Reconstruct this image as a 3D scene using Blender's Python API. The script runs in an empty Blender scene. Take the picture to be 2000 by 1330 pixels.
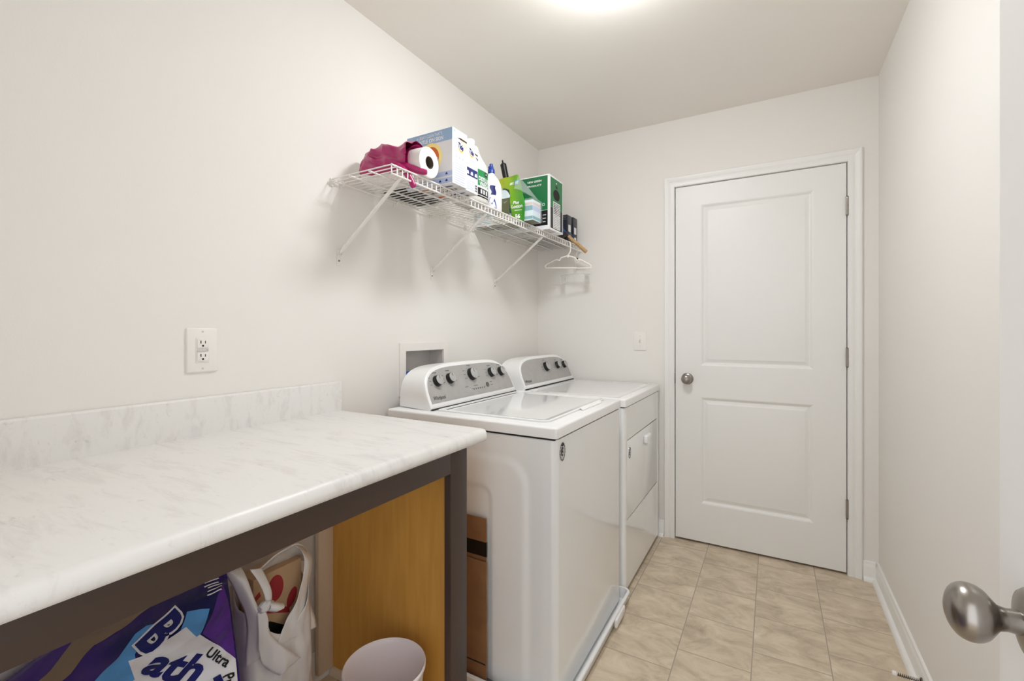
import bpy, bmesh, math, random
from mathutils import Vector, Matrix, noise
R = math.radians
C = bpy.context.scene.collection
scene = bpy.context.scene
random.seed(7)

# ------------------------------------------------------------------ camera, world, light, exposure
CAM = Vector((1.3898, 0.0, 1.2100))
cam_d = bpy.data.cameras.new('camera'); cam = bpy.data.objects.new('camera', cam_d); C.objects.link(cam)
cam.location = CAM; cam.rotation_euler = (R(90), 0, R(29.785))
cam_d.sensor_width = 36; cam_d.lens = 889.77/2000*36; cam_d.shift_y = -18.26/2000
cam_d.clip_start = 0.02; scene.camera = cam
w = bpy.data.worlds.new('world'); scene.world = w; w.use_nodes = True
w.node_tree.nodes['Background'].inputs[0].default_value = (.93, .965, 1, 1)
w.node_tree.nodes['Background'].inputs[1].default_value = 0.8
LAMP = 34.0          # emission of the ceiling lamp's glass dome
vs = scene.view_settings
vs.view_transform = 'Standard'; vs.look = 'None'; vs.gamma = 1; vs.use_curve_mapping = False
vs.exposure = 1.34
scene.cycles.max_bounces = 12; scene.cycles.diffuse_bounces = 8
scene.cycles.use_denoising = True

# ------------------------------------------------------------------ materials
def lin(c):
    return tuple(((x/255)/12.92 if x/255 <= .04045 else ((x/255+.055)/1.055)**2.4) for x in c) + (1,)
def mat(name, rgb, rough=.5, metal=0, spec=.5, coat=0, alpha=None, bump=0, bscale=200, trans=0, vary=0, vscale=6):
    m = bpy.data.materials.new(name); m.use_nodes = True
    nt = m.node_tree; b = nt.nodes['Principled BSDF']
    b.inputs['Base Color'].default_value = lin(rgb); b.inputs['Roughness'].default_value = rough
    b.inputs['Metallic'].default_value = metal; b.inputs['Specular IOR Level'].default_value = spec
    b.inputs['Coat Weight'].default_value = coat; b.inputs['Coat Roughness'].default_value = .06
    if alpha is not None: b.inputs['Alpha'].default_value = alpha
    if trans: b.inputs['Transmission Weight'].default_value = trans
    if bump or vary:
        tc = nt.nodes.new('ShaderNodeTexCoord'); n = nt.nodes.new('ShaderNodeTexNoise')
        n.inputs['Scale'].default_value = bscale if bump else vscale; n.inputs['Detail'].default_value = 4
        nt.links.new(tc.outputs['Object'], n.inputs['Vector'])
        if bump:
            bp = nt.nodes.new('ShaderNodeBump'); bp.inputs['Strength'].default_value = bump; bp.inputs['Distance'].default_value = .002
            nt.links.new(n.outputs['Fac'], bp.inputs['Height']); nt.links.new(bp.outputs['Normal'], b.inputs['Normal'])
        if vary:
            r = nt.nodes.new('ShaderNodeValToRGB')
            r.color_ramp.elements[0].position = .3; r.color_ramp.elements[1].position = .7
            r.color_ramp.elements[0].color = lin([max(0, x*(1-vary)) for x in rgb]); r.color_ramp.elements[1].color = lin([min(255, x*(1+vary)) for x in rgb])
            nt.links.new(n.outputs['Fac'], r.inputs['Fac']); nt.links.new(r.outputs['Color'], b.inputs['Base Color'])
    return m
M = {}
M['wall'] = mat('wall_paint', (233, 230, 226), .75, spec=.2, bump=.08, bscale=260)
M['ceil'] = mat('ceiling_paint', (238, 234, 228), .9, spec=.1, bump=.12, bscale=180)
M['trim'] = mat('trim_paint', (236, 235, 233), .38)
M['door'] = mat('door_paint', (234, 233, 231), .42, bump=.05, bscale=120)
M['gap'] = mat('dark_gap', (40, 37, 34), .9)
M['white'] = mat('appliance_enamel', (236, 237, 237), .17, spec=.5, coat=.4)
M['gloss'] = mat('gloss_white', (236, 237, 237), .09, spec=.5, coat=.6)
M['whitep'] = mat('appliance_plastic', (238, 238, 238), .28, coat=.1)
M['silver'] = mat('fascia_silver', (176, 174, 172), .42, metal=.25, vary=.02, vscale=30)
M['black'] = mat('black_plastic', (13, 13, 14), .4)
M['ink'] = mat('dark_ink', (30, 30, 32), .5)
M['inkl'] = mat('grey_ink', (96, 95, 94), .5)
M['chrome'] = mat('chrome', (212, 212, 214), .12, metal=1)
M['knobface'] = mat('knob_face', (190, 190, 190), .3, metal=.4)
M['nickel'] = mat('satin_nickel', (158, 152, 146), .28, metal=1)
M['wire'] = mat('white_coated_wire', (232, 228, 224), .4)
M['plate'] = mat('white_plastic_plate', (236, 232, 228), .35)
M['slot'] = mat('socket_black', (18, 17, 16), .7)
M['brown'] = mat('espresso_wood', (66, 50, 42), .42, bump=.04, bscale=90)
M['card'] = mat('cardboard', (140, 101, 66), .85, vary=.06, vscale=14)
M['carddark'] = mat('black_tape', (14, 13, 14), .4)
M['roll'] = mat('paper_white', (240, 238, 235), .9, bump=.15, bscale=300)
M['core'] = mat('cardboard_core', (92, 82, 68), .9)
M['magenta'] = mat('magenta_rubber', (166, 24, 96), .3, spec=.5)
M['boxwhite'] = mat('carton_white', (238, 238, 240), .4)
M['boxgrey'] = mat('carton_panel_pale', (222, 222, 224), .4)
M['skyblue'] = mat('carton_blue', (146, 176, 208), .4)
M['paleblue'] = mat('carton_pale_blue', (178, 192, 226), .4)
M['navy'] = mat('navy_ink', (34, 40, 104), .4)
M['orange'] = mat('orange_ink', (206, 98, 28), .4)
M['yellow'] = mat('yellow_ink', (244, 222, 140), .4)
M['peach'] = mat('peach_ink', (218, 196, 182), .4)
M['brownink'] = mat('brown_ink', (62, 36, 24), .4)
M['jug'] = mat('milky_plastic', (232, 232, 226), .35, trans=.15)
M['green'] = mat('label_green', (30, 132, 74), .4)
M['boxgreen'] = mat('carton_green', (26, 116, 66), .4)
M['boxblack'] = mat('carton_black', (14, 15, 18), .4)
M['olive'] = mat('olive_print', (92, 96, 62), .3)
M['teal'] = mat('teal_ink', (84, 158, 172), .4)
M['tissuebox'] = mat('tissue_carton', (214, 230, 236), .4)
M['film'] = mat('clear_film', (236, 240, 242), .12, alpha=.22)
M['bottleblue'] = mat('cap_blue', (36, 64, 150), .3)
M['wood'] = mat('brush_wood', (192, 156, 108), .5, vary=.08, vscale=40)
M['carbox'] = mat('midnight_carton', (20, 23, 42), .3)
M['carblue'] = mat('carton_mid_blue', (62, 92, 150), .3)
M['hanger'] = mat('hanger_plastic', (240, 236, 230), .35)
M['clear'] = mat('clear_plastic', (226, 226, 222), .1, alpha=.33)
M['tagk'] = mat('tag_dark', (38, 44, 42), .5)
M['can'] = mat('lavender_plastic', (243, 234, 234), .35)
M['bag'] = mat('white_bag_film', (251, 250, 249), .30, alpha=.97)
M['bagthin'] = mat('thin_bag_film', (240, 238, 234), .25, alpha=.35)
M['kraft'] = mat('kraft_paper', (198, 166, 130), .8)
M['red'] = mat('red_ink', (168, 44, 52), .6)
M['packnavy'] = mat('pack_navy', (26, 34, 112), .2)
M['packpurple'] = mat('pack_purple', (94, 50, 150), .2, bump=3.5, bscale=22)
M['packsky'] = mat('pack_sky', (96, 166, 232), .22, bump=1.5, bscale=22)
M['packwhite'] = mat('pack_white', (250, 248, 252), .25, bump=1.2, bscale=22)
M['packclear'] = mat('pack_clear', (150, 128, 104), .12, alpha=.9)
M['valveblue'] = mat('valve_blue', (38, 84, 170), .4)
M['brass'] = mat('valve_brass', (176, 150, 96), .35, metal=1)
M['filler'] = mat('cream_filler', (222, 204, 178), .6)
M['spring'] = mat('spring_steel', (110, 100, 92), .35, metal=1)
M['recess'] = mat('recess_grey', (205, 203, 200), .55)

def node_mat(name, build):
    m = bpy.data.materials.new(name); m.use_nodes = True
    nt = m.node_tree; b = nt.nodes['Principled BSDF']
    build(nt, b, lambda t: nt.nodes.new('ShaderNode'+t), nt.links.new); return m
def _lime(nt, b, N, L):                                    # film printed yellow-green on one side, deep green on the other
    tc = N('TexCoord'); sp = N('SeparateXYZ'); L(tc.outputs['Object'], sp.inputs[0]); r = N('ValToRGB'); e = r.color_ramp.elements
    mr = N('MapRange'); mr.inputs['From Min'].default_value = -.12; mr.inputs['From Max'].default_value = .13; L(sp.outputs['X'], mr.inputs['Value'])
    e[0].position = .3; e[0].color = lin((170, 182, 40)); e[1].position = .95; e[1].color = lin((44, 138, 38)); x = e.new(.62); x.color = lin((112, 164, 24))
    L(mr.outputs[0], r.inputs['Fac']); L(r.outputs['Color'], b.inputs['Base Color']); b.inputs['Roughness'].default_value = .28
def _counter(nt, b, N, L):
    tc = N('TexCoord'); mp = N('Mapping'); mp.inputs['Scale'].default_value = (1, 5, 2.2); mp.inputs['Rotation'].default_value = (0, 0, R(-38))
    L(tc.outputs['Object'], mp.inputs['Vector'])
    n1 = N('TexNoise'); n1.inputs['Scale'].default_value = 7; n1.inputs['Detail'].default_value = 10; n1.inputs['Roughness'].default_value = .66; n1.inputs['Distortion'].default_value = .5
    L(mp.outputs['Vector'], n1.inputs['Vector'])
    r = N('ValToRGB'); e = r.color_ramp.elements
    e[0].position = .33; e[0].color = lin((217, 214, 212)); e[1].position = .5; e[1].color = lin((228, 226, 223))
    L(n1.outputs['Fac'], r.inputs['Fac'])
    m2 = N('Mapping'); m2.inputs['Scale'].default_value = (1, 2.4, 1.6); m2.inputs['Rotation'].default_value = (R(-35), 0, R(-38)); L(tc.outputs['Object'], m2.inputs['Vector'])
    n2 = N('TexNoise'); n2.inputs['Scale'].default_value = 16; n2.inputs['Detail'].default_value = 8; n2.inputs['Roughness'].default_value = .7; n2.inputs['Distortion'].default_value = 1.1
    L(m2.outputs['Vector'], n2.inputs['Vector'])
    r2 = N('ValToRGB'); e = r2.color_ramp.elements          # small purple-grey flecks
    e[0].position = .60; e[0].color = (1, 1, 1, 1); e[1].position = .76; e[1].color = lin((208, 202, 206))
    L(n2.outputs['Fac'], r2.inputs['Fac'])
    mx = N('Mix'); mx.data_type = 'RGBA'; mx.blend_type = 'MULTIPLY'; mx.inputs['Factor'].default_value = .8
    L(r.outputs['Color'], mx.inputs['A']); L(r2.outputs['Color'], mx.inputs['B']); L(mx.outputs['Result'], b.inputs['Base Color'])
    b.inputs['Roughness'].default_value = .38
M['counter'] = node_mat('marble_laminate', _counter)
def _floor(nt, b, N, L):
    tc = N('TexCoord'); mp = N('Mapping'); mp.inputs['Rotation'].default_value = (0, 0, R(90)); mp.inputs['Location'].default_value = (-.055, -.081, 0)
    mp.vector_type = 'POINT'
    L(tc.outputs['Object'], mp.inputs['Vector'])
    br = N('TexBrick'); br.offset = .5; br.inputs['Scale'].default_value = 1; br.inputs['Brick Width'].default_value = .25; br.inputs['Row Height'].default_value = .2485
    br.inputs['Mortar Size'].default_value = .0022; br.inputs['Mortar Smooth'].default_value = .4; br.inputs['Bias'].default_value = 0
    br.inputs['Color1'].default_value = (0, 0, 0, 1); br.inputs['Color2'].default_value = (1, 1, 1, 1); br.inputs['Mortar'].default_value = (.5, .5, .5, 1)
    L(mp.outputs['Vector'], br.inputs['Vector'])
    va = N('VectorMath'); va.operation = 'SCALE'; va.inputs['Scale'].default_value = 7; L(br.outputs['Color'], va.inputs[0])
    vb = N('VectorMath'); vb.operation = 'ADD'; L(tc.outputs['Object'], vb.inputs[0]); L(va.outputs['Vector'], vb.inputs[1])
    m2 = N('Mapping'); m2.inputs['Scale'].default_value = (3.4, 5.6, 1); m2.inputs['Rotation'].default_value = (0, 0, R(28)); L(vb.outputs['Vector'], m2.inputs['Vector'])
    n = N('TexNoise'); n.inputs['Scale'].default_value = 2.2; n.inputs['Detail'].default_value = 12; n.inputs['Roughness'].default_value = .68; n.inputs['Distortion'].default_value = .7
    L(m2.outputs['Vector'], n.inputs['Vector'])
    r = N('ValToRGB'); e = r.color_ramp.elements
    e[0].position = .3; e[0].color = lin((168, 152, 131)); e[1].position = .72; e[1].color = lin((226, 211, 190))
    x = e.new(.5); x.color = lin((203, 187, 164))
    L(n.outputs['Fac'], r.inputs['Fac'])
    mx = N('Mix'); mx.data_type = 'RGBA'; L(br.outputs['Fac'], mx.inputs['Factor']); L(r.outputs['Color'], mx.inputs['A']); mx.inputs['B'].default_value = lin((160, 147, 130))
    L(mx.outputs['Result'], b.inputs['Base Color']); b.inputs['Roughness'].default_value = .42
    bu = N('Bump'); bu.inputs['Strength'].default_value = .15; bu.inputs['Distance'].default_value = .002; L(n.outputs['Fac'], bu.inputs['Height']); L(bu.outputs['Normal'], b.inputs['Normal'])
M['lime'] = node_mat('lime_film', _lime)
M['floor'] = node_mat('stone_look_vinyl', _floor)
def _maple(nt, b, N, L):
    tc = N('TexCoord'); mp = N('Mapping'); mp.inputs['Scale'].default_value = (9, 9, .9); L(tc.outputs['Object'], mp.inputs['Vector'])
    n = N('TexNoise'); n.inputs['Scale'].default_value = 5; n.inputs['Detail'].default_value = 6; n.inputs['Distortion'].default_value = .4; L(mp.outputs['Vector'], n.inputs['Vector'])
    r = N('ValToRGB'); e = r.color_ramp.elements
    e[0].position = .3; e[0].color = lin((206, 150, 66)); e[1].position = .72; e[1].color = lin((218, 163, 78))
    L(n.outputs['Fac'], r.inputs['Fac']); L(r.outputs['Color'], b.inputs['Base Color']); b.inputs['Roughness'].default_value = .5
M['maple'] = node_mat('maple_veneer', _maple)
def _film(nt, b, N, L):                                    # printed navy film fading to purple at one end of the pack
    tc = N('TexCoord'); n = N('TexNoise'); n.inputs['Scale'].default_value = 4; L(tc.outputs['Object'], n.inputs['Vector'])
    r = N('ValToRGB'); e = r.color_ramp.elements
    e[0].position = .42; e[0].color = lin((17, 23, 86)); e[1].position = .62; e[1].color = lin((74, 44, 132))
    L(n.outputs['Fac'], r.inputs['Fac']); L(r.outputs['Color'], b.inputs['Base Color']); b.inputs['Roughness'].default_value = .2
    n2 = N('TexNoise'); n2.inputs['Scale'].default_value = 20; n2.inputs['Detail'].default_value = 3; L(tc.outputs['Object'], n2.inputs['Vector']); bu = N('Bump'); bu.inputs['Strength'].default_value = .5; bu.inputs['Distance'].default_value = .012; L(n2.outputs['Fac'], bu.inputs['Height']); L(bu.outputs['Normal'], b.inputs['Normal'])
M['packfilm'] = node_mat('navy_purple_film', _film)
def _lamp(nt, b, N, L):
    b.inputs['Base Color'].default_value = lin((250, 248, 240)); b.inputs['Emission Color'].default_value = (.955, .98, 1, 1); b.inputs['Emission Strength'].default_value = LAMP
M['lamp'] = node_mat('lit_glass', _lamp)

# ------------------------------------------------------------------ mesh helpers
class MB:
    def __init__(s): s.bm = bmesh.new()
    def _add(s, verts, faces):
        vs_ = [s.bm.verts.new(v) for v in verts]
        for f in faces:
            try: s.bm.faces.new([vs_[i] for i in f])
            except ValueError: pass
        return s
    def box(s, a, b, bev=0, seg=2, mtx=None, edges=None):
        t = bmesh.new(); bmesh.ops.create_cube(t, size=1)
        lo = Vector([min(a[i], b[i]) for i in range(3)]); hi = Vector([max(a[i], b[i]) for i in range(3)])
        for v in t.verts: v.co = Vector([lo[i]+(v.co[i]+.5)*(hi[i]-lo[i]) for i in range(3)])
        if bev:
            es = [e for e in t.edges if edges is None or edges((e.verts[1].co-e.verts[0].co).normalized(), (e.verts[0].co+e.verts[1].co)/2)]
            bmesh.ops.bevel(t, geom=es, offset=bev, segments=seg, profile=.5, affect='EDGES')
        if mtx is not None: bmesh.ops.transform(t, matrix=mtx, verts=t.verts)
        return s._merge(t)
    def _merge(s, t):
        me = bpy.data.meshes.new('tmp'); t.to_mesh(me); t.free(); s.bm.from_mesh(me); bpy.data.meshes.remove(me); return s
    def ring(s, rings, cap0=True, cap1=True, closed=True):
        n = len(rings[0]); verts = [v for r in rings for v in r]; faces = []
        for i in range(len(rings)-1):
            for j in range(n if closed else n-1):
                k = (j+1) % n; faces.append((i*n+j, i*n+k, (i+1)*n+k, (i+1)*n+j))
        if cap0: faces.append(tuple(range(n-1, -1, -1)))
        if cap1: faces.append(tuple(range((len(rings)-1)*n, len(rings)*n)))
        return s._add(verts, faces)
    def tube(s, pts, r, seg=10, cap=True):
        pts = [Vector(p) for p in pts]; rs = r if isinstance(r, (list, tuple)) else [r]*len(pts); rings = []
        up = None
        for i, p in enumerate(pts):
            d = (pts[min(i+1, len(pts)-1)]-pts[max(i-1, 0)]).normalized()
            if up is None: up = d.orthogonal().normalized()
            up = (up-d*up.dot(d)).normalized(); sd = d.cross(up)
            rings.append([p+(up*math.cos(2*math.pi*k/seg)+sd*math.sin(2*math.pi*k/seg))*rs[i] for k in range(seg)])
        return s.ring(rings, cap, cap)
    def lathe(s, prof, o, axis, seg=32, sy=1.0):            # prof: (distance along axis, radius)
        ax = Vector(axis).normalized(); u = ax.orthogonal().normalized()
        if abs(ax.z) < .9: u = Vector((0, 0, 1)); u = (u-ax*u.dot(ax)).normalized()
        v = ax.cross(u); o = Vector(o)
        return s.ring([[o+ax*h+(u*math.cos(2*math.pi*k/seg)+v*sy*math.sin(2*math.pi*k/seg))*max(r, 1e-5) for k in range(seg)] for h, r in prof])
    def prism(s, pts, fr, d0, d1):                          # 2D outline in a frame, extruded along its normal
        return s.ring([[fr(x, y, d0) for x, y in pts], [fr(x, y, d1) for x, y in pts]])
    def loft(s, fn, nu, nv, closed_u=False, caps=False):
        rings = [[fn(i/(nu if closed_u else nu-1), j/(nv-1)) for i in range(nu)] for j in range(nv)]
        return s.ring(rings, caps, caps, closed_u)
    def build(s, name, m, parent=None, ang=35, recalc=True, solid=0, sub=0):
        if recalc: bmesh.ops.recalc_face_normals(s.bm, faces=s.bm.faces)
        me = bpy.data.meshes.new(name); s.bm.to_mesh(me); s.bm.free()
        return link(name, me, m, parent, ang, solid, sub)
def root_of(o):
    while o.parent: o = o.parent
    return o
def link(name, me, m, parent=None, ang=35, solid=0, sub=0):
    for mm in (m if isinstance(m, list) else [m]): me.materials.append(mm)
    if parent is not None: me.transform(Matrix.Translation(-root_of(parent).location))
    me.polygons.foreach_set('use_smooth', [True]*len(me.polygons)); me.set_sharp_from_angle(angle=R(ang)); me.update()
    o = bpy.data.objects.new(name, me); C.objects.link(o)
    if parent is not None: o.parent = parent
    if solid:
        md = o.modifiers.new('thickness', 'SOLIDIFY'); md.thickness = solid; md.offset = 0
    if sub:
        md = o.modifiers.new('smooth', 'SUBSURF'); md.levels = sub; md.render_levels = sub
    return o
def thing(name, label, cat, loc, group=None):
    o = bpy.data.objects.new(name, None); C.objects.link(o); o.location = loc; o.empty_display_size = .05
    o['label'] = label; o['category'] = cat
    if group: o['group'] = group
    return o
def tag(o, label, cat, group=None):
    o['label'] = label; o['category'] = cat
    if group: o['group'] = group
    return o
def recentre(o, p):                                        # put a single-mesh thing's origin at its base
    o.data.transform(Matrix.Translation(-Vector(p))); o.location = p; return o
def struct(o, label=None, cat=None):
    o['kind'] = 'structure'
    if label: o['label'] = label
    if cat: o['category'] = cat
    return o
def frame(o, r, u):                                        # right-handed local frame: (a, b, c) -> o + a r + b u + c n
    o = Vector(o); r = Vector(r).normalized(); u = Vector(u); u = (u-r*u.dot(r)).normalized(); n = r.cross(u)
    return lambda a, b, c=0: o+r*a+u*b+n*c
_dg = None
def text(body, h, fr, a, b, m, parent, name='lettering', bold=0, shear=0, align='CENTER', width=None, off=.0006, rot=0, fine=0):
    cu = bpy.data.curves.new('t', 'FONT'); cu.body = body; cu.align_x = align; cu.align_y = 'CENTER'; cu.size = 1; cu.shear = shear; cu.offset = bold
    cu.resolution_u = 3
    ob = bpy.data.objects.new('t', cu); C.objects.link(ob)
    dg = bpy.context.evaluated_depsgraph_get(); dg.update()
    me = bpy.data.meshes.new_from_object(ob.evaluated_get(dg)); bpy.data.objects.remove(ob); bpy.data.curves.remove(cu)
    ys = [v.co.y for v in me.vertices]; xs = [v.co.x for v in me.vertices]
    s = h/(max(ys)-min(ys)); yc = (max(ys)+min(ys))/2; sx = s if width is None else width/(max(xs)-min(xs))
    c, sn = math.cos(rot), math.sin(rot)
    bm = bmesh.new(); bm.from_mesh(me); bpy.data.meshes.remove(me)
    bmesh.ops.triangulate(bm, faces=bm.faces)
    for _ in range(6 if fine else 0):                      # finer triangles where the lettering follows a bent surface
        es = [e for e in bm.edges if (e.verts[0].co-e.verts[1].co).length*s > fine]
        if not es: break
        bmesh.ops.subdivide_edges(bm, edges=es, cuts=1); bmesh.ops.triangulate(bm, faces=bm.faces)
    for v in bm.verts:
        x = v.co.x*sx; y = (v.co.y-yc)*s
        v.co = fr(a+x*c-y*sn, b+x*sn+y*c, off)
    me = bpy.data.meshes.new(name); bm.to_mesh(me); bm.free()
    return link(name, me, m, parent, ang=60)
def panel(fr, x0, y0, x1, y1, m, parent, name='label_panel', off=.0004, t=.0004):
    b = MB(); b.prism([(x0, y0), (x1, y0), (x1, y1), (x0, y1)], fr, off-t, off); return b.build(name, m, parent)
def disc_pts(cx, cy, rx, ry, n=32, a0=0, a1=360):
    full = abs(a1-a0) >= 359.9
    return [(cx+rx*math.cos(R(a0+(a1-a0)*i/(n if full else n-1))), cy+ry*math.sin(R(a0+(a1-a0)*i/(n if full else n-1)))) for i in range(n)]
def disc(fr, cx, cy, rx, ry, m, parent, name, off=.0004, t=.0004, n=32):
    b = MB(); b.prism(disc_pts(cx, cy, rx, ry, n), fr, off-t, off); return b.build(name, m, parent)
def ringband(fr, cx, cy, r0, r1, m, parent, name, off=.0004, a0=0, a1=360, n=40, ry=1.0):
    b = MB(); b.ring([[fr(x, y, off) for x, y in disc_pts(cx, cy, r, r*ry, n, a0, a1)] for r in (r0, r1)], False, False, abs(a1-a0) >= 359.9); return b.build(name, m, parent)
def spline(pts, n=8):
    P = [Vector(p) for p in pts]; out = []
    for i in range(len(P)-1):
        p0 = P[max(i-1, 0)]; p1 = P[i]; p2 = P[i+1]; p3 = P[min(i+2, len(P)-1)]
        for k in range(n):
            t = k/n
            out.append(.5*((2*p1)+(p2-p0)*t+(2*p0-5*p1+4*p2-p3)*t*t+(3*p1-p0-3*p2+p3)*t**3))
    out.append(P[-1]); return out
def sstep(x): x = max(0, min(1, x)); return x*x*(3-2*x)

# ------------------------------------------------------------------ room shell
D, W, H, F = 2.789, 1.834, 2.4454, -0.14
DX0, DX1, DZ0, DZ1 = .897, 1.7073, .012, 2.045             # far door slab
def wall_with_hole(name, axis, c0, c1, a0, a1, z0, z1, holes, m):
    # a slab of wall between c0 and c1 along 'axis'; holes are (a0, a1, z0, z1)
    b = MB(); As = sorted({a0, a1, *[v for h_ in holes for v in h_[:2]]}); Zs = sorted({z0, z1, *[v for h_ in holes for v in h_[2:]]})
    for i in range(len(As)-1):
        for j in range(len(Zs)-1):
            ca, cz = (As[i]+As[i+1])/2, (Zs[j]+Zs[j+1])/2
            if any(h_[0] < ca < h_[1] and h_[2] < cz < h_[3] for h_ in holes): continue
            if axis == 'x': b.box((c0, As[i], Zs[j]), (c1, As[i+1], Zs[j+1]))
            else: b.box((As[i], c0, Zs[j]), (As[i+1], c1, Zs[j+1]))
    bmesh.ops.remove_doubles(b.bm, verts=b.bm.verts, dist=1e-5)
    seen = {}
    for f in list(b.bm.faces):                              # drop the inner faces two neighbouring blocks share
        k = tuple(sorted(v.index for v in f.verts)); b.bm.verts.index_update()
        k = tuple(sorted(v.index for v in f.verts)); seen.setdefault(k, []).append(f)
    bmesh.ops.delete(b.bm, geom=[f for fs in seen.values() if len(fs) > 1 for f in fs], context='FACES')
    o = b.build(name, m); o.data.polygons.foreach_set('use_smooth', [False]*len(o.data.polygons)); return struct(o)
OB = (1.488, 1.752, .965, 1.124)                           # hole of the washer outlet box in the left wall
wall_with_hole('wall_left', 'x', -.12, 0, F-.12, D+.12, 0, H, [OB], M['wall'])
wall_with_hole('wall_back', 'y', D, D+.12, 0, W, 0, H, [(DX0-.02, DX1+.02, 0, DZ1+.02)], M['wall'])
b = MB(); b.box((W, F-.12, 0), (W+.12, D+.12, H)); struct(b.build('wall_right', M['wall']))
wall_with_hole('wall_front', 'y', F-.12, F, 0, W, 0, H, [(.83, 1.66, 0, 2.06)], M['wall'])
b = MB(); b.box((-.12, F-.12, H), (W+.12, D+.12, H+.1)); struct(b.build('ceiling', M['ceil']))
b = MB(); b.box((-.12, F-1.4, -.08), (W+.12, D+.3, 0)); struct(b.build('floor', M['floor']))
b = MB(); b.box((DX0-.3, D+.13, 0), (DX1+.12, D+.16, 2.3)); struct(b.build('door_light_blocker', M['wall']))  # unseen panel added behind the closed door to stop light leaking through its gaps

def baseboard(name, p0, p1, nrm, shoe=True):               # profile swept from p0 to p1, nrm points into the room
    p0, p1, n = Vector(p0), Vector(p1), Vector(nrm)
    prof = [(0, 0), (.013, 0), (.013, .066), (.0105, .074), (.0085, .078), (.0075, .088), (.004, .092), (0, .092)]
    b = MB(); b.ring([[p+n*d+Vector((0, 0, z)) for d, z in prof] for p in (p0, p1)])
    o = struct(b.build(name, M['trim'], ang=25))
    if shoe:
        q = [(.0131, 0)]+[(.0131+.017*math.cos(R(a)), .019*math.sin(R(a))) for a in range(0, 91, 15)]
        b = MB(); b.ring([[p+n*d+Vector((0, 0, z)) for d, z in q] for p in (p0, p1)]); b.build('shoe_moulding', M['trim'], o, ang=50)
    return o
CW = .0637
baseboard('baseboard_right', (W, F, 0), (W, D, 0), (-1, 0, 0))
baseboard('baseboard_back', (DX1+CW+.001, D, 0), (W-.013, D, 0), (0, -1, 0))
baseboard('baseboard_back_left', (.013, D, 0), (DX0-CW-.001, D, 0), (0, -1, 0))
baseboard('baseboard_left', (0, F, 0), (0, D-.013, 0), (1, 0, 0))

# ------------------------------------------------------------------ doors
def door_leaf(fr, wd, ht, th, panels, m, name, struct_label):
    # fr(a, b, c): a across, b up, c out of the face; slab face at c=0, panels are (a0, b0, a1, b1)
    b = MB(); xs = sorted({0, wd, *[v for p in panels for v in (p[0], p[2])]}); ys = sorted({0, ht, *[v for p in panels for v in (p[1], p[3])]})
    for side, sg in ((0, 1), (-th, -1)):
        for i in range(len(xs)-1):
            for j in range(len(ys)-1):
                ca, cb = (xs[i]+xs[i+1])/2, (ys[j]+ys[j+1])/2
                if any(p[0] < ca < p[2] and p[1] < cb < p[3] for p in panels): continue
                b._add([fr(xs[i], ys[j], side), fr(xs[i+1], ys[j], side), fr(xs[i+1], ys[j+1], side), fr(xs[i], ys[j+1], side)], [(0, 1, 2, 3)])
        for p in panels:
            rings = []
            for off, dp in ((0, 0), (.006, -.0022), (.013, -.0085), (.018, -.0098), (.024, -.0085), (.037, -.0030), (.040, -.0026)):
                c = side+dp*sg
                rings.append([fr(p[0]+off, p[1]+off, c), fr(p[2]-off, p[1]+off, c), fr(p[2]-off, p[3]-off, c), fr(p[0]+off, p[3]-off, c)])
            b.ring(rings, False, True)
    b._add([fr(0, 0, 0), fr(wd, 0, 0), fr(wd, ht, 0), fr(0, ht, 0), fr(0, 0, -th), fr(wd, 0, -th), fr(wd, ht, -th), fr(0, ht, -th)],
           [(0, 1, 5, 4), (1, 2, 6, 5), (2, 3, 7, 6), (3, 0, 4, 7)])
    bmesh.ops.remove_doubles(b.bm, verts=b.bm.verts, dist=1e-5)
    return struct(b.build(name, m, ang=12), struct_label)
def knob(o, axis, parent, back=None):
    r = MB(); r.lathe([(0, .033), (.003, .033), (.007, .030), (.009, .022), (.011, .014)], o, axis, 72); ro = r.build('rosette', M['nickel'], parent, ang=50)
    k = MB(); k.lathe([(.008, .0115), (.020, .0105), (.026, .012), (.0285, .015), (.031, .018), (.0335, .0212), (.036, .0235), (.0395, .0256), (.043, .0268), (.0465, .0272), (.050, .0268), (.0537, .0255), (.057, .0233), (.060, .0196), (.0622, .0155), (.0640, .010), (.0648, .005), (.065, .0)], o, axis, 96)
    return k.build('door_knob', M['nickel'], parent, ang=50)
fd = frame((DX0, D-.002, DZ0), (1, 0, 0), (0, 0, 1))       # normal points to -y: into the room
PAN = [(1.034-DX0, .228-DZ0, 1.570-DX0, .834-DZ0), (1.034-DX0, 1.014-DZ0, 1.570-DX0, 1.930-DZ0)]
d1 = door_leaf(fd, DX1-DX0, DZ1-DZ0, .035, PAN, M['door'], 'door_1', 'closed white two-panel door in the back wall')
knob((.962, D-.002, .936), (0, -1, 0), d1)
for z in (1.83, 1.08, .329):
    hb = MB(); hb.tube([(DX1+.002, D-.010, z-.045), (DX1+.002, D-.010, z+.045)], .0058, 12)
    for dz in (-.049, .045): hb.lathe([(0, .003), (.002, .0062), (.004, .003)], (DX1+.002, D-.010, z+dz), (0, 0, 1), 12)
    hb.box((DX1-.003, D-.0045, z-.045), (DX1+.0075, D-.0015, z+.045)); hb.build('hinge', M['nickel'], d1, ang=50)
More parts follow.
